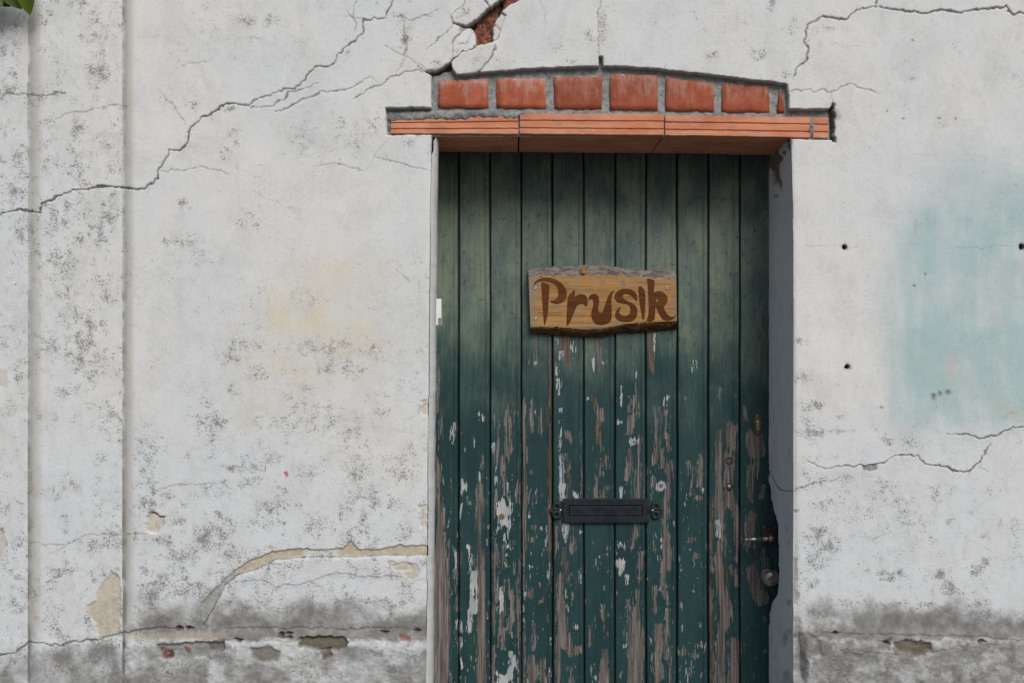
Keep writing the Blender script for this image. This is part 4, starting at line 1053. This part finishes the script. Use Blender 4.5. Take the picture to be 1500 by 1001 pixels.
edges = [618, 672, 718.3, 764, 809.5, 855.3, 901, 946.3, 992, 1037.5, 1084, 1152]
zt, zb = wz(196, YD), 0.006
for i in range(11):
    a, b = edges[i], edges[i + 1]
    g_ = .55                                                     # half the joint, photo px
    wpx = b - a - 2 * g_
    # cross-section stations: chamfer, face, bead groove near the right-hand edge
    base = np.linspace(0, wpx, max(26, int(wpx / 1.7)))
    bead = wpx - 7.5 if i not in (9, 10) else wpx - 9
    st = np.unique(np.concatenate([base, [0, .9, 1.8, bead - 1.3, bead - .5, bead + .5, bead + 1.3, wpx - 1.8, wpx - .9, wpx]]))
    dep = np.zeros_like(st)
    dep += .0042 * sstep(1.7, 0, st) + .0042 * sstep(wpx - 1.7, wpx, st)
    dep += .0013 * np.exp(-((st - bead) / 1.0) ** 2)
    rowz = np.concatenate([np.arange(zt, .68, -.0034), np.linspace(.68, zb, 40)])
    PXs, ZZ = np.meshgrid(a + g_ + st, rowz)
    def joint(kj):
        rj = random.Random(500 + kj); 
        return (rj.uniform(-1.0, 1.0) * (rowz - 1.4) + (fbm(rowz * 3 + kj * 7, rowz * 0, 3, 360) - .5) * 1.6) if 0 < kj < 11 else rowz * 0
    ja, jb = joint(i), joint(i + 1)
    gapj = random.Random(700 + i).uniform(-.25, .25)
    PXs = PXs + ja[:, None] * (1 - st / wpx)[None, :] + (jb + gapj)[:, None] * (st / wpx)[None, :]
    prand = random.Random(100 + i)
    off = prand.uniform(-.0012, .0012)
    DEP = np.repeat(dep[None, :], len(rowz), 0) + off
    DEP = DEP + (fbm(PXs / 30, ZZ * 5, 3, 300 + i) - .5) * .0014
    XXd = wx(PXs, YD); YYd = YD + DEP
    py = 500.5 - (ZZ - CZ) * S * D / (D + YD)
    nr, nc = PXs.shape
    fW = np.full(PXs.shape, -8.0, np.float32); fU = fW.copy(); fB = fW.copy(); kn = np.zeros_like(fW)
    wpx_n = (fbm(PXs / 5, py / 14, 3, 320 + i) - .5) * 5
    for kind, pts, ws in STROKES:
        x0 = min(p[0] for p in pts) - max(ws) - 12; x1 = max(p[0] for p in pts) + max(ws) + 12
        if x1 < a or x0 > b: continue
        y0 = min(p[1] for p in pts) - 30; y1 = max(p[1] for p in pts) + 30
        if pts[-1][1] > 998:                                   # carry on below the picture
            pts = pts + [(pts[-1][0], 1120)]; ws = list(ws) + [ws[-1] * .8]; y1 = 1160
        r0 = int(np.searchsorted(-rowz, -wz(y0, YD))); r1 = int(np.searchsorted(-rowz, -wz(y1, YD)))
        if r1 <= r0: continue
        sl = slice(max(0, r0 - 1), r1 + 1)
        f = seg_field(PXs[sl] + wpx_n[sl] * (.2 if kind == 'K' else 1), py[sl], pts, ws)
        if kind == 'W': fW[sl] = np.maximum(fW[sl], f + .4)
        elif kind == 'U': fU[sl] = np.maximum(fU[sl], f)
        elif kind == 'B': fB[sl] = np.maximum(fB[sl], f)
        else: kn[sl] = np.maximum(kn[sl], sstep(-1, 1, f))
    enc = lambda f: np.clip(f, -8, 8) / 16 + .5
    fl = sstep(470, 760, py + (fbm(PXs / 40, py / 60, 3, 340) - .5) * 150)
    ol = np.clip((650 - py - (fbm(PXs / 60, py / 60, 3, 345) - .5) * 160) / 330, 0, 1) * (.45 + .55 * sstep(240, 350, py + (fbm(PXs / 25, py / 40, 3, 346) - .5) * 90))  # olive fade thinned near the top, painting the lintel's shade into the colour
    gr = np.repeat((np.exp(-(st / 1.0) ** 2) + np.exp(-((st - wpx) / 1.0) ** 2) + .30 * np.exp(-((st - bead) / .9) ** 2))[None, :], nr, 0)
    front = np.stack([XXd, YYd, ZZ], -1).reshape(-1, 3)
    quads = grid_quads(nr, nc)
    # sides back to the rear face, with a tongue that reaches under the neighbour
    xa, xb = XXd[:, 0], XXd[:, -1]
    extra = []; eq = []
    base_i = nr * nc
    ya = YYd[:, 0]; yb = YYd[:, -1]
    tongue = .010
    rings = [np.stack([xa, np.full(nr, YD + .030), rowz], -1), np.stack([xb, np.full(nr, YD + .012), rowz], -1),
             np.stack([xb + tongue, np.full(nr, YD + .0125), rowz], -1), np.stack([xb + tongue, np.full(nr, YD + .022), rowz], -1),
             np.stack([xb, np.full(nr, YD + .0225), rowz], -1), np.stack([xb, np.full(nr, YD + .030), rowz], -1)]
    allv = np.concatenate([front] + rings, 0)
    idx = lambda k: base_i + k * nr + np.arange(nr)
    cols = [np.arange(nr) * nc + nc - 1] + [idx(k) for k in (1, 2, 3, 4, 5)] + [idx(0)] + [np.arange(nr) * nc]
    for c0, c1 in zip(cols[:-1], cols[1:]):
        eq.append(np.stack([c0[:-1], c1[:-1], c1[1:], c0[1:]], -1))
    me = fast_mesh('plank', allv, np.concatenate([quads[:, ::-1]] + [e[:, ::-1] for e in eq], 0))
    pad = np.zeros(6 * nr, np.float32)
    for k, arr in (('wood', enc(fW)), ('under', enc(fU)), ('brown', enc(fB)), ('knot', kn), ('flake', fl), ('olive_lintel_shade', ol), ('groove', np.clip(gr, 0, 1))):
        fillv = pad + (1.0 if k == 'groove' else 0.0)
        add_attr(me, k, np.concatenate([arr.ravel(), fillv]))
    p = new_obj('plank', me, M['door']); keep_world(p, door)

# ------------------------------------------------------------------ letter plate
def box_bm(bm, x0, x1, z0, z1, y0, y1, bev=.0):
    vs = [bm.verts.new((x, y, z)) for y in (y0, y1) for z in (z0, z1) for x in (x0, x1)]
    F = [(0, 1, 3, 2), (5, 4, 6, 7), (4, 0, 2, 6), (1, 5, 7, 3), (2, 3, 7, 6), (4, 5, 1, 0)]
    fs = [bm.faces.new([vs[k] for k in f]) for f in F]
    if bev:
        es = list({e for f in fs for e in f.edges})
        bmesh.ops.bevel(bm, geom=es, offset=bev, segments=2, affect='EDGES', profile=.6)
def pbox(bm, x0, x1, y0, y1, Yf, Yb, bev=0.0):
    box_bm(bm, wx(x0, Yf), wx(x1, Yf), wz(y1, Yf), wz(y0, Yf), Yf, Yb, bev)

Yp = YD - .009
bm = bmesh.new()
pbox(bm, 825, 951, 731, 740.5, Yp, YD + .004, .0012); pbox(bm, 825, 951, 757, 766.5, Yp, YD + .004, .0012)
pbox(bm, 825, 833.5, 740.3, 757.2, Yp + .0003, YD + .004, .0008); pbox(bm, 941.5, 951, 740.3, 757.2, Yp + .0003, YD + .004, .0008)
plate = bm_obj('letter_plate', bm, M['black']); keep_world(plate, door)
def sub(o, parent):
    o.parent = parent
    o.matrix_parent_inverse = Matrix.Translation(-Vector(door.location))
    return o
bm = bmesh.new(); pbox(bm, 834.6, 940.4, 741.6, 755.8, Yp + .0022, YD + .002, .0009)
fl_ = bm_obj('flap', bm, M['black']); fl_.parent = plate
def scroll(cx, sgn):
    """cast trefoil ear: three open loops around a screw"""
    bm = bmesh.new()
    def torus(px, py, r, t, n=20, m_=8):
        c = Vector(W(px, py, YD - .004)); rings = []
        for i in range(n):
            a = 2 * math.pi * i / n
            d = Vector((math.cos(a), 0, math.sin(a)))
            rings.append([bm.verts.new(c + d * (r + t * math.cos(b)) + Vector((0, -t * math.sin(b), 0))) for b in [2 * math.pi * k / m_ for k in range(m_)]])
        for i in range(n):
            for k in range(m_):
                bm.faces.new((rings[i][k], rings[(i + 1) % n][k], rings[(i + 1) % n][(k + 1) % m_], rings[i][(k + 1) % m_]))
    k = 1.83e-3
    torus(cx, 742.0, 4.6 * k, 2.3 * k); torus(cx, 754.5, 4.6 * k, 2.3 * k); torus(cx + sgn * 6.0, 748.3, 2.6 * k, 1.9 * k)
    c = W(cx - sgn * 5.5, 748.3, YD)
    lathe_bm(bm, (c[0], YD + .002, c[2]), [(4.6 * k, 0), (4.6 * k, .005), (4.0 * k, .0065)], 16)
    c = W(cx, 748.3, YD)
    lathe_bm(bm, (c[0], YD + .002, c[2]), [(4.2 * k, 0), (4.2 * k, .004), (3.4 * k, .006)], 14)
    o = bm_obj('scroll_ear', bm, M['iron_green'], None, True); o.parent = plate
    bm = bmesh.new(); c = W(cx - sgn * 5.0, 747.5, YD)
    lathe_bm(bm, (c[0], YD - .004, c[2]), [(2.4 * k, 0), (2.4 * k, .0015), (1.6 * k, .0035), (.4 * k, .0042)], 14)
    o = bm_obj('screw', bm, M['steel'], None, True); o.parent = plate
scroll(815.5, -1); scroll(960.5, +1)

# ------------------------------------------------------------------ lever handle, knob, escutcheon, old fixings
bm = bmesh.new(); c = W(1127, 785, YD)
lathe_bm(bm, (c[0], YD + .003, c[2]), [(.0225, 0), (.0225, .006), (.0205, .009), (.016, .0098), (.0105, .010), (.009, .016), (.0075, .018)], 28)
rose = bm_obj('lever_handle', bm, M['rust'], None, True); keep_world(rose, door)
bm = bmesh.new()
Yh = YD - .048
p0 = Vector((c[0], YD - .010, c[2])); p1 = Vector(W(1129, 789.5, Yh)); p2 = Vector(W(1093, 791, Yh - .002))
tube_bm(bm, p0, p1 + Vector((0, -.004, 0)), .0075, .0078, 16)
def ball(bm, c, r, n=14):
    bmesh.ops.create_uvsphere(bm, u_segments=n, v_segments=n // 2, radius=r, matrix=Matrix.Translation(c))
ball(bm, p1, .0086)
tube_bm(bm, p1, p1.lerp(p2, .35), .0072, .0062, 16); tube_bm(bm, p1.lerp(p2, .35), p2, .0062, .0064, 16)
ball(bm, p2, .0063)
lv = bm_obj('lever', bm, M['steel'], None, True); lv.parent = rose
bm = bmesh.new(); c = W(1125, 844, YD)
lathe_bm(bm, (c[0], YD + .003, c[2]), [(.020, 0), (.020, .005), (.012, .007), (.011, .018), (.019, .022), (.0235, .028), (.0235, .033), (.0185, .041), (.010, .045), (.003, .0455)], 16)
kb = bm_obj('door_knob', bm, M['steel'], None, False); keep_world(kb, door)
bm = bmesh.new()
c = W(1109.5, 622.5, YD)
lathe_bm(bm, (c[0], YD + .002, c[2]), [(.0235, 0), (.0235, .004), (.020, .0065), (.018, .007)], 10, sx=.58, sz=1.25)
es = bm_obj('lock_escutcheon', bm, M['brass'], None, False); keep_world(es, door)
bm = bmesh.new()
lathe_bm(bm, (c[0], YD - .0045, c[2] + .007), [(.0052, 0), (.0052, .002), (.0035, .0026)], 14)
box_bm(bm, c[0] - .004, c[0] + .004, c[2] - .0145, c[2] + .003, YD - .0062, YD - .004, .0004)
kh = bm_obj('lock_cylinder', bm, M['steel'], None, False); kh.parent = es
k = 1.83e-3
def ring_fix(px, py, r, t, mat, name):
    bm = bmesh.new(); c = Vector(W(px, py, YD)); rings = []
    n, m_ = 18, 8
    for i in range(n):
        a = 2 * math.pi * i / n; d = Vector((math.cos(a), 0, math.sin(a)))
        rings.append([bm.verts.new(c + d * (r + t * math.cos(b)) + Vector((0, -t * math.sin(b), 0))) for b in [2 * math.pi * q_ / m_ for q_ in range(m_)]])
    for i in range(n):
        for q_ in range(m_): bm.faces.new((rings[i][q_], rings[(i + 1) % n][q_], rings[(i + 1) % n][(q_ + 1) % m_], rings[i][(q_ + 1) % m_]))
    o = bm_obj(name, bm, mat, None, True); keep_world(o, door); return o
ring_fix(1068, 675, 4.4 * k, 1.5 * k, M['rust'], 'old_screw_ring')
bm = bmesh.new(); c = W(1068, 713, YD); lathe_bm(bm, (c[0], YD + .002, c[2]), [(3.2 * k, 0), (3.2 * k, .003), (2.0 * k, .0055), (.5 * k, .006)], 14)
o = bm_obj('old_screw', bm, M['screw'], None, True); keep_world(o, door)
bm = bmesh.new(); c = W(1068, 714, YD); lathe_bm(bm, (c[0], YD + .002, c[2]), [(5.0 * k, 0), (5.0 * k, .0028), (4.4 * k, .0034)], 16, sz=1.2)
o = bm_obj('old_washer', bm, M['rust'], None, True); keep_world(o, door)

# ================================================================== THE SIGN
Ys = YD - .030                                   # front face
sign = empty('wooden_sign', W(883, 480, YD))
tag(sign, 'rustic wooden sign board with bark edges lettered Prusik, fixed on the green door', 'sign')
def kw(o, root):
    o.parent = root; o.matrix_parent_inverse = Matrix.Translation(-Vector(root.location)); return o
topF = [(773.5, 405), (815, 404.5), (845, 404), (880, 402.3), (915, 404), (950, 407), (990.5, 408.8)]
topB = [(773.5, 397), (781, 393.6), (802, 390.5), (834, 390), (845, 388.6), (871, 388), (890, 389.6), (903, 391.3), (926, 393.6), (949, 396.5), (960, 394.8), (975, 394.8), (986, 397.5), (990.5, 401)]
botF = [(777, 479.7), (816, 479), (850, 482.6), (885, 481), (903, 476.5), (937, 472.7), (991.5, 470.5)]
botM = [(777, 482), (816, 482.5), (850, 486), (885, 485), (903, 480), (937, 476.5), (991.5, 474.5)]
botB = [(777, 488), (804, 491), (850, 493.5), (879, 493.8), (903, 488.3), (937, 487), (991.5, 482.3)]
def line_at(L, x): return np.interp(x, [p[0] for p in L], [p[1] for p in L])
def ribbon(name, rowsdef, mat, n=120, seed=0, amp=.002, wob=.6, close_ends=True):
    """rowsdef: list of (line, Y) from top to bottom"""
    u = np.linspace(0, 1, n); pts = []
    for r_, (L, Y) in enumerate(rowsdef):
        x0 = 774 + (777.5 - 774) * np.clip((np.mean([p[1] for p in L]) - 400) / 85, 0, 1); x1 = 990.5 + 1.0 * np.clip((np.mean([p[1] for p in L]) - 400) / 80, 0, 1)
        x = x0 + (x1 - x0) * u; y = line_at(L, x)
        y = y + (fbm(x / 7, x * 0 + r_ * 3.1, 3, seed) - .5) * 2 * wob
        Yv = Y - (fbm(x / 5, x * 0 + r_ * 2.3, 4, seed + 7, .6) - .5) * 2 * amp
        kx = (D + Yv) / D / S
        pts.append(np.stack([(x - 750) * kx, Yv, CZ - (y - 500.5) * kx], -1))
    P3 = np.stack(pts, 0); nr = len(rowsdef)
    me = fast_mesh(name, P3.reshape(-1, 3), grid_quads(nr, n, flip=True))
    return kw(new_obj(name, me, mat), sign)
def lerpL(A, B, t):
    xs_ = np.linspace(773, 992, 40); return list(zip(xs_, line_at(A, xs_) * (1 - t) + line_at(B, xs_) * t))
# board: front face plus ends and back
rows = [(lerpL(topF, topB, .3), YD - .002), (lerpL(topF, topB, .25), Ys + .002)] + [(lerpL(topF, botF, t), Ys) for t in np.linspace(0, 1, 24)] + [(lerpL(botF, botM, .9), Ys + .004), (lerpL(botF, botM, .9), YD - .002)]
brd = ribbon('board', rows, M['sign'], 130, 400, .0004, .12)
# end grain caps
me = brd.data
bm = bmesh.new(); bm.from_mesh(me); bm.verts.ensure_lookup_table()
nr = len(rows); n = 130
for c_ in (0, n - 1):
    try: bm.faces.new([bm.verts[r_ * n + c_] for r_ in range(nr)])
    except Exception: pass
bm.to_mesh(me); bm.free()
ribbon('bark', [(topB, YD - .001)] + [(lerpL(topB, topF, t), Ys + .022 * (1 - t) ** 1.3 - .0015) for t in np.linspace(.02, .62, 9)] + [(lerpL(topB, topF, t), Ys + .0030 * (1 - t) - .0002) for t in (.7, .8, .9, 1.0)], M['bark_top'], 260, 420, .0042, 1.0)
ribbon('bark', [(botF, Ys - .0003), (lerpL(botF, botM, .5), Ys + .0015), (botM, Ys + .004)] + [(lerpL(botM, botB, t), Ys + .004 + .020 * t ** 1.2) for t in np.linspace(.12, 1, 8)] + [(botB, YD - .001)], M['bark_low'], 260, 440, .0032, .8)

def chaikin(p, it=2):
    for _ in range(it):
        o = []
        for i in range(len(p)):
            a, b = p[i], p[(i + 1) % len(p)]
            o += [(a[0] * .75 + b[0] * .25, a[1] * .75 + b[1] * .25), (a[0] * .25 + b[0] * .75, a[1] * .25 + b[1] * .75)]
        p = o
    return p
def letter(polys, label):
    cu = bpy.data.curves.new('letter', 'CURVE'); cu.dimensions = '2D'; cu.fill_mode = 'BOTH'; cu.extrude = .0004
    for poly in polys:
        pp = chaikin(poly, 2)
        sp = cu.splines.new('POLY'); sp.points.add(len(pp) - 1); sp.use_cyclic_u = True
        for i, (u_, v_) in enumerate(pp):
            x, y, z = W(770 + u_ / 8.708, 385 + v_ / 8.708, Ys)
            sp.points[i].co = (x, z, 0, 1)
    tmp = bpy.data.objects.new('tmp_letter', cu); COL.objects.link(tmp)
    dg = bpy.context.evaluated_depsgraph_get()
    me = bpy.data.meshes.new_from_object(tmp.evaluated_get(dg))
    bpy.data.objects.remove(tmp); bpy.data.curves.remove(cu)
    me.transform(Matrix(((1, 0, 0, 0), (0, 0, -1, Ys - .0011), (0, 1, 0, 0), (0, 0, 0, 1))))
    me.materials.clear(); me.name = 'letter'
    o = kw(new_obj('letter', me, M['letter']), sign); o['label'] = label
def R2(p): return [(u_ + 957.9 - 87.08 + 0.0, v_) for u_, v_ in p]
OFF = (880 - 770) * 8.708
def R2(p): return [(u_ + OFF, v_) for u_, v_ in p]
letter([[(200,243),(252,258),(305,280),(300,370),(290,560),(278,690),(258,755),(240,808),(234,755),(228,700),(212,480),(202,300)],
        [(98,300),(108,262),(135,228),(175,203),(230,190),(320,193),(400,220),(460,262),(505,322),(528,400),(518,455),(490,495),(440,518),(380,522),(330,510),(304,486),(350,486),(385,470),(412,430),(420,380),(413,330),(390,285),(340,252),(270,236),(210,232),(150,247),(120,275)]], 'brown painted capital P')
letter([[(628,340),(627,390),(627,442),(650,415),(690,400),(735,402),(770,425),(792,470),(791,520),(774,568),(755,535),(720,522),(680,528),(650,550),(630,600),(600,680),(565,765),(528,815),(522,780),(526,660),(530,540),(540,420),(580,388)]], 'brown painted letter r')
letter([[(801,474),(806,440),(830,408),(870,393),(910,405),(935,445),(938,510),(925,570),(925,610),(945,638),(965,640),(992,612),(1013,540),(1053,425),(1088,372),(1140,343),(1108,388),(1092,450),(1096,560),(1098,720),(1068,768),(1008,787),(958,793),(900,785),(860,740),(838,680),(840,620),(860,560),(868,510),(858,470),(835,460)]], 'brown painted letter u')
letter([R2([(462,506),(467,420),(430,365),(380,338),(310,330),(240,345),(195,380),(177,425),(185,470),(220,505),(280,515),(340,525),(375,560),(382,610),(365,660),(320,683),(275,678),(240,650),(235,610),(264,558),(225,580),(190,625),(182,670),(200,720),(250,748),(330,755),(400,745),(450,710),(470,650),(468,590),(440,545),(390,510),(340,490),(300,470),(277,440),(278,415),(300,397),(340,395),(390,415),(430,455)])], 'brown painted letter s')
letter([R2([(479,296),(520,305),(550,335),(568,380),(571,500),(566,640),(545,755),(525,680),(500,540),(485,400)])], 'brown painted letter i without a dot')
letter([R2([(588,196),(640,210),(690,228),(684,300),(674,392),(700,368),(750,360),(800,375),(840,420),(855,470),(845,520),(798,560),(825,620),(860,670),(890,690),(925,690),(950,672),(976,646),(940,705),(900,730),(850,738),(800,725),(765,690),(740,640),(712,570),(695,570),(692,680),(678,748),(575,750),(605,690),(615,600),(610,480),(605,350),(598,260)]), R2([(700,455),(748,478),(705,505)])], 'brown painted letter k')
def sign_screw(px, py):
    bm = bmesh.new(); c = W(px, py, Ys)
    lathe_bm(bm, (c[0], Ys + .001, c[2]), [(.0040, 0), (.0040, .0020), (.0032, .0028), (.0014, .0026), (.0008, .0016)], 14)
    kw(bm_obj('screw', bm, M['screw'], None, True), sign)
for p in ((784.5, 422), (785, 466.8), (977.5, 422)): sign_screw(*p)
bm = bmesh.new(); c = W(854.5, 397.5, Ys)
lathe_bm(bm, (c[0], Ys + .012, c[2]), [(.0110, 0), (.0110, .011), (.0095, .0150), (.003, .0158)], 18, sx=.85)
kw(bm_obj('cut_branch_knot', bm, M['knot'], None, True), sign)

# ================================================================== small white box on the left jamb
bm = bmesh.new()
xj = wx(629, 0)
yb0 = .092
box_bm(bm, xj - .004, wx(646.5, yb0), wz(477, yb0), wz(438, yb0), yb0, yb0 + .030, .0022)
box = bm_obj('door_contact', bm, M['white'])
tag(box, 'small white plastic contact box on the edge of the doorway beside the door', 'contact box')
bm = bmesh.new(); box_bm(bm, wx(642, yb0 - .001), wx(646, yb0 - .001), wz(478.5, yb0), wz(466, yb0), yb0 - .0015, yb0 + .02, .0008)
o = bm_obj('grey_latch', bm, M['grey'], box)

# ================================================================== climbing plant reaching in at the top left corner
plant = empty('climbing_plant', (-1.62, -.05, 0))
tag(plant, 'green climbing plant whose leaf tips hang over the cracked wall corner', 'plant')
rp = random.Random(21)
def stem(pts, r0, r1, name='stem'):
    bm = bmesh.new()
    for i in range(len(pts) - 1):
        t0, t1 = i / (len(pts) - 1), (i + 1) / (len(pts) - 1)
        tube_bm(bm, pts[i], pts[i + 1], r0 + (r1 - r0) * t0, r0 + (r1 - r0) * t1, 8)
    kw(bm_obj(name, bm, M['stem'], None, True), plant)
main = [(-1.62, -.05, 0)]
for i in range(1, 13):
    main.append((-1.62 + .03 * math.sin(i * 1.3) + .012 * i * (i > 8), -.03 + .012 * math.sin(i * 2.1), .245 * i))
stem(main, .012, .006)
bm = bmesh.new()
rowsL = 9
def leaf_mesh(L, Wd):
    """pointed oval leaf with a folded midrib"""
    vs, fs = [], []
    for j in range(rowsL):
        t = j / (rowsL - 1)
        w = Wd * (math.sin(math.pi * t ** .75) ** .8) * .5 + .0006
        dz = -.18 * L * t * t
        vs += [(-w, L * t, dz + w * .35), (-w * .5, L * t, dz + w * .10), (0, L * t, dz), (w * .5, L * t, dz + w * .10), (w, L * t, dz + w * .35)]
    for j in range(rowsL - 1):
        for k_ in range(4):
            a = j * 5 + k_; fs.append((a, a + 1, a + 6, a + 5))
    me = bpy.data.meshes.new('leaf'); me.from_pydata(vs, [], fs); me.update()
    for p in me.polygons: p.use_smooth = True
    me.materials.append(M['leaf']); return me
bm.free()
LM = [leaf_mesh(.085, .05), leaf_mesh(.07, .045), leaf_mesh(.06, .034)]
def put_leaf(base, tip_dir, up, mesh, sc=1.0):
    y = Vector(tip_dir).normalized(); z = Vector(up); z = (z - y * z.dot(y)).normalized(); x = y.cross(z)
    o = bpy.data.objects.new('leaf', mesh); COL.objects.link(o)
    o.parent = plant
    Mx = Matrix((x, y, z)).transposed().to_4x4(); Mx.translation = Vector(base) - Vector(plant.location)
    o.matrix_local = Mx @ Matrix.Scale(sc, 4)
# the leaves that show in the photograph
tip = Vector(W(14, 8, -.010)); bs = Vector(W(-20, -14, -.024)); LATE = (tip, bs)
tw = [(-1.52, -.03, 2.50), (-1.42, -.045, 2.52), (-1.30, -.05, 2.50), (-1.20, -.045, 2.478)]
stem([(-1.60, -.02, 2.45)] + tw, .004, .002, 'twig')
tip = Vector(W(39.5, 21, -.034)); bs = Vector(W(37, -30, -.045)); put_leaf(bs, tip - bs, (0, -1, .25), LM[0], (tip - bs).length / .085)
tip = Vector(W(2, 4, -.05)); bs = Vector(W(-28, -38, -.05)); put_leaf(bs, tip - bs, (.1, -1, .4), LM[1], (tip - bs).length / .07)
tip = Vector(W(31, 12, -.014)); bs = Vector(W(2, -20, -.03)); put_leaf(bs, tip - bs, (0, -1, .3), LM[1], (tip - bs).length / .07)
put_leaf(LATE[1], LATE[0] - LATE[1], (0, -1, .2), LM[1], (LATE[0] - LATE[1]).length / .07)
for i in range(70):
    k_ = rp.random()
    bx_ = -1.16 - .7 * rp.random() ** .8; bz_ = 2.50 + rp.random() * .42
    if bx_ < -1.36: bz_ = 2.36 + rp.random() * .6
    by_ = -.02 - rp.random() * .07
    d = (rp.uniform(-.6, .6), -.35 - rp.random() * .3, -1.0 if rp.random() < .8 else .2)
    sc = rp.uniform(.85, 1.15)
    put_leaf((bx_, by_, bz_), d, (rp.uniform(-.3, .3), -1, .4), LM[i % 3], sc)
for i in range(26):
    kx = rp.randint(3, 11); b0 = main[kx]
    put_leaf((b0[0] + rp.uniform(-.02, .02), b0[1] - .02, b0[2] + rp.uniform(-.1, .1)), (rp.uniform(-1, .6), -.3, -.7), (rp.uniform(-.3, .3), -1, .4), LM[i % 3], rp.uniform(.8, 1.1))
for i in range(5):
    z = 2.45 + .09 * i
    stem([(-1.60 + .02 * i, -.03, z), (-1.45 + .02 * i, -.05, z + .05), (-1.28 + .01 * i, -.06, z + .06)], .003, .0015, 'twig')
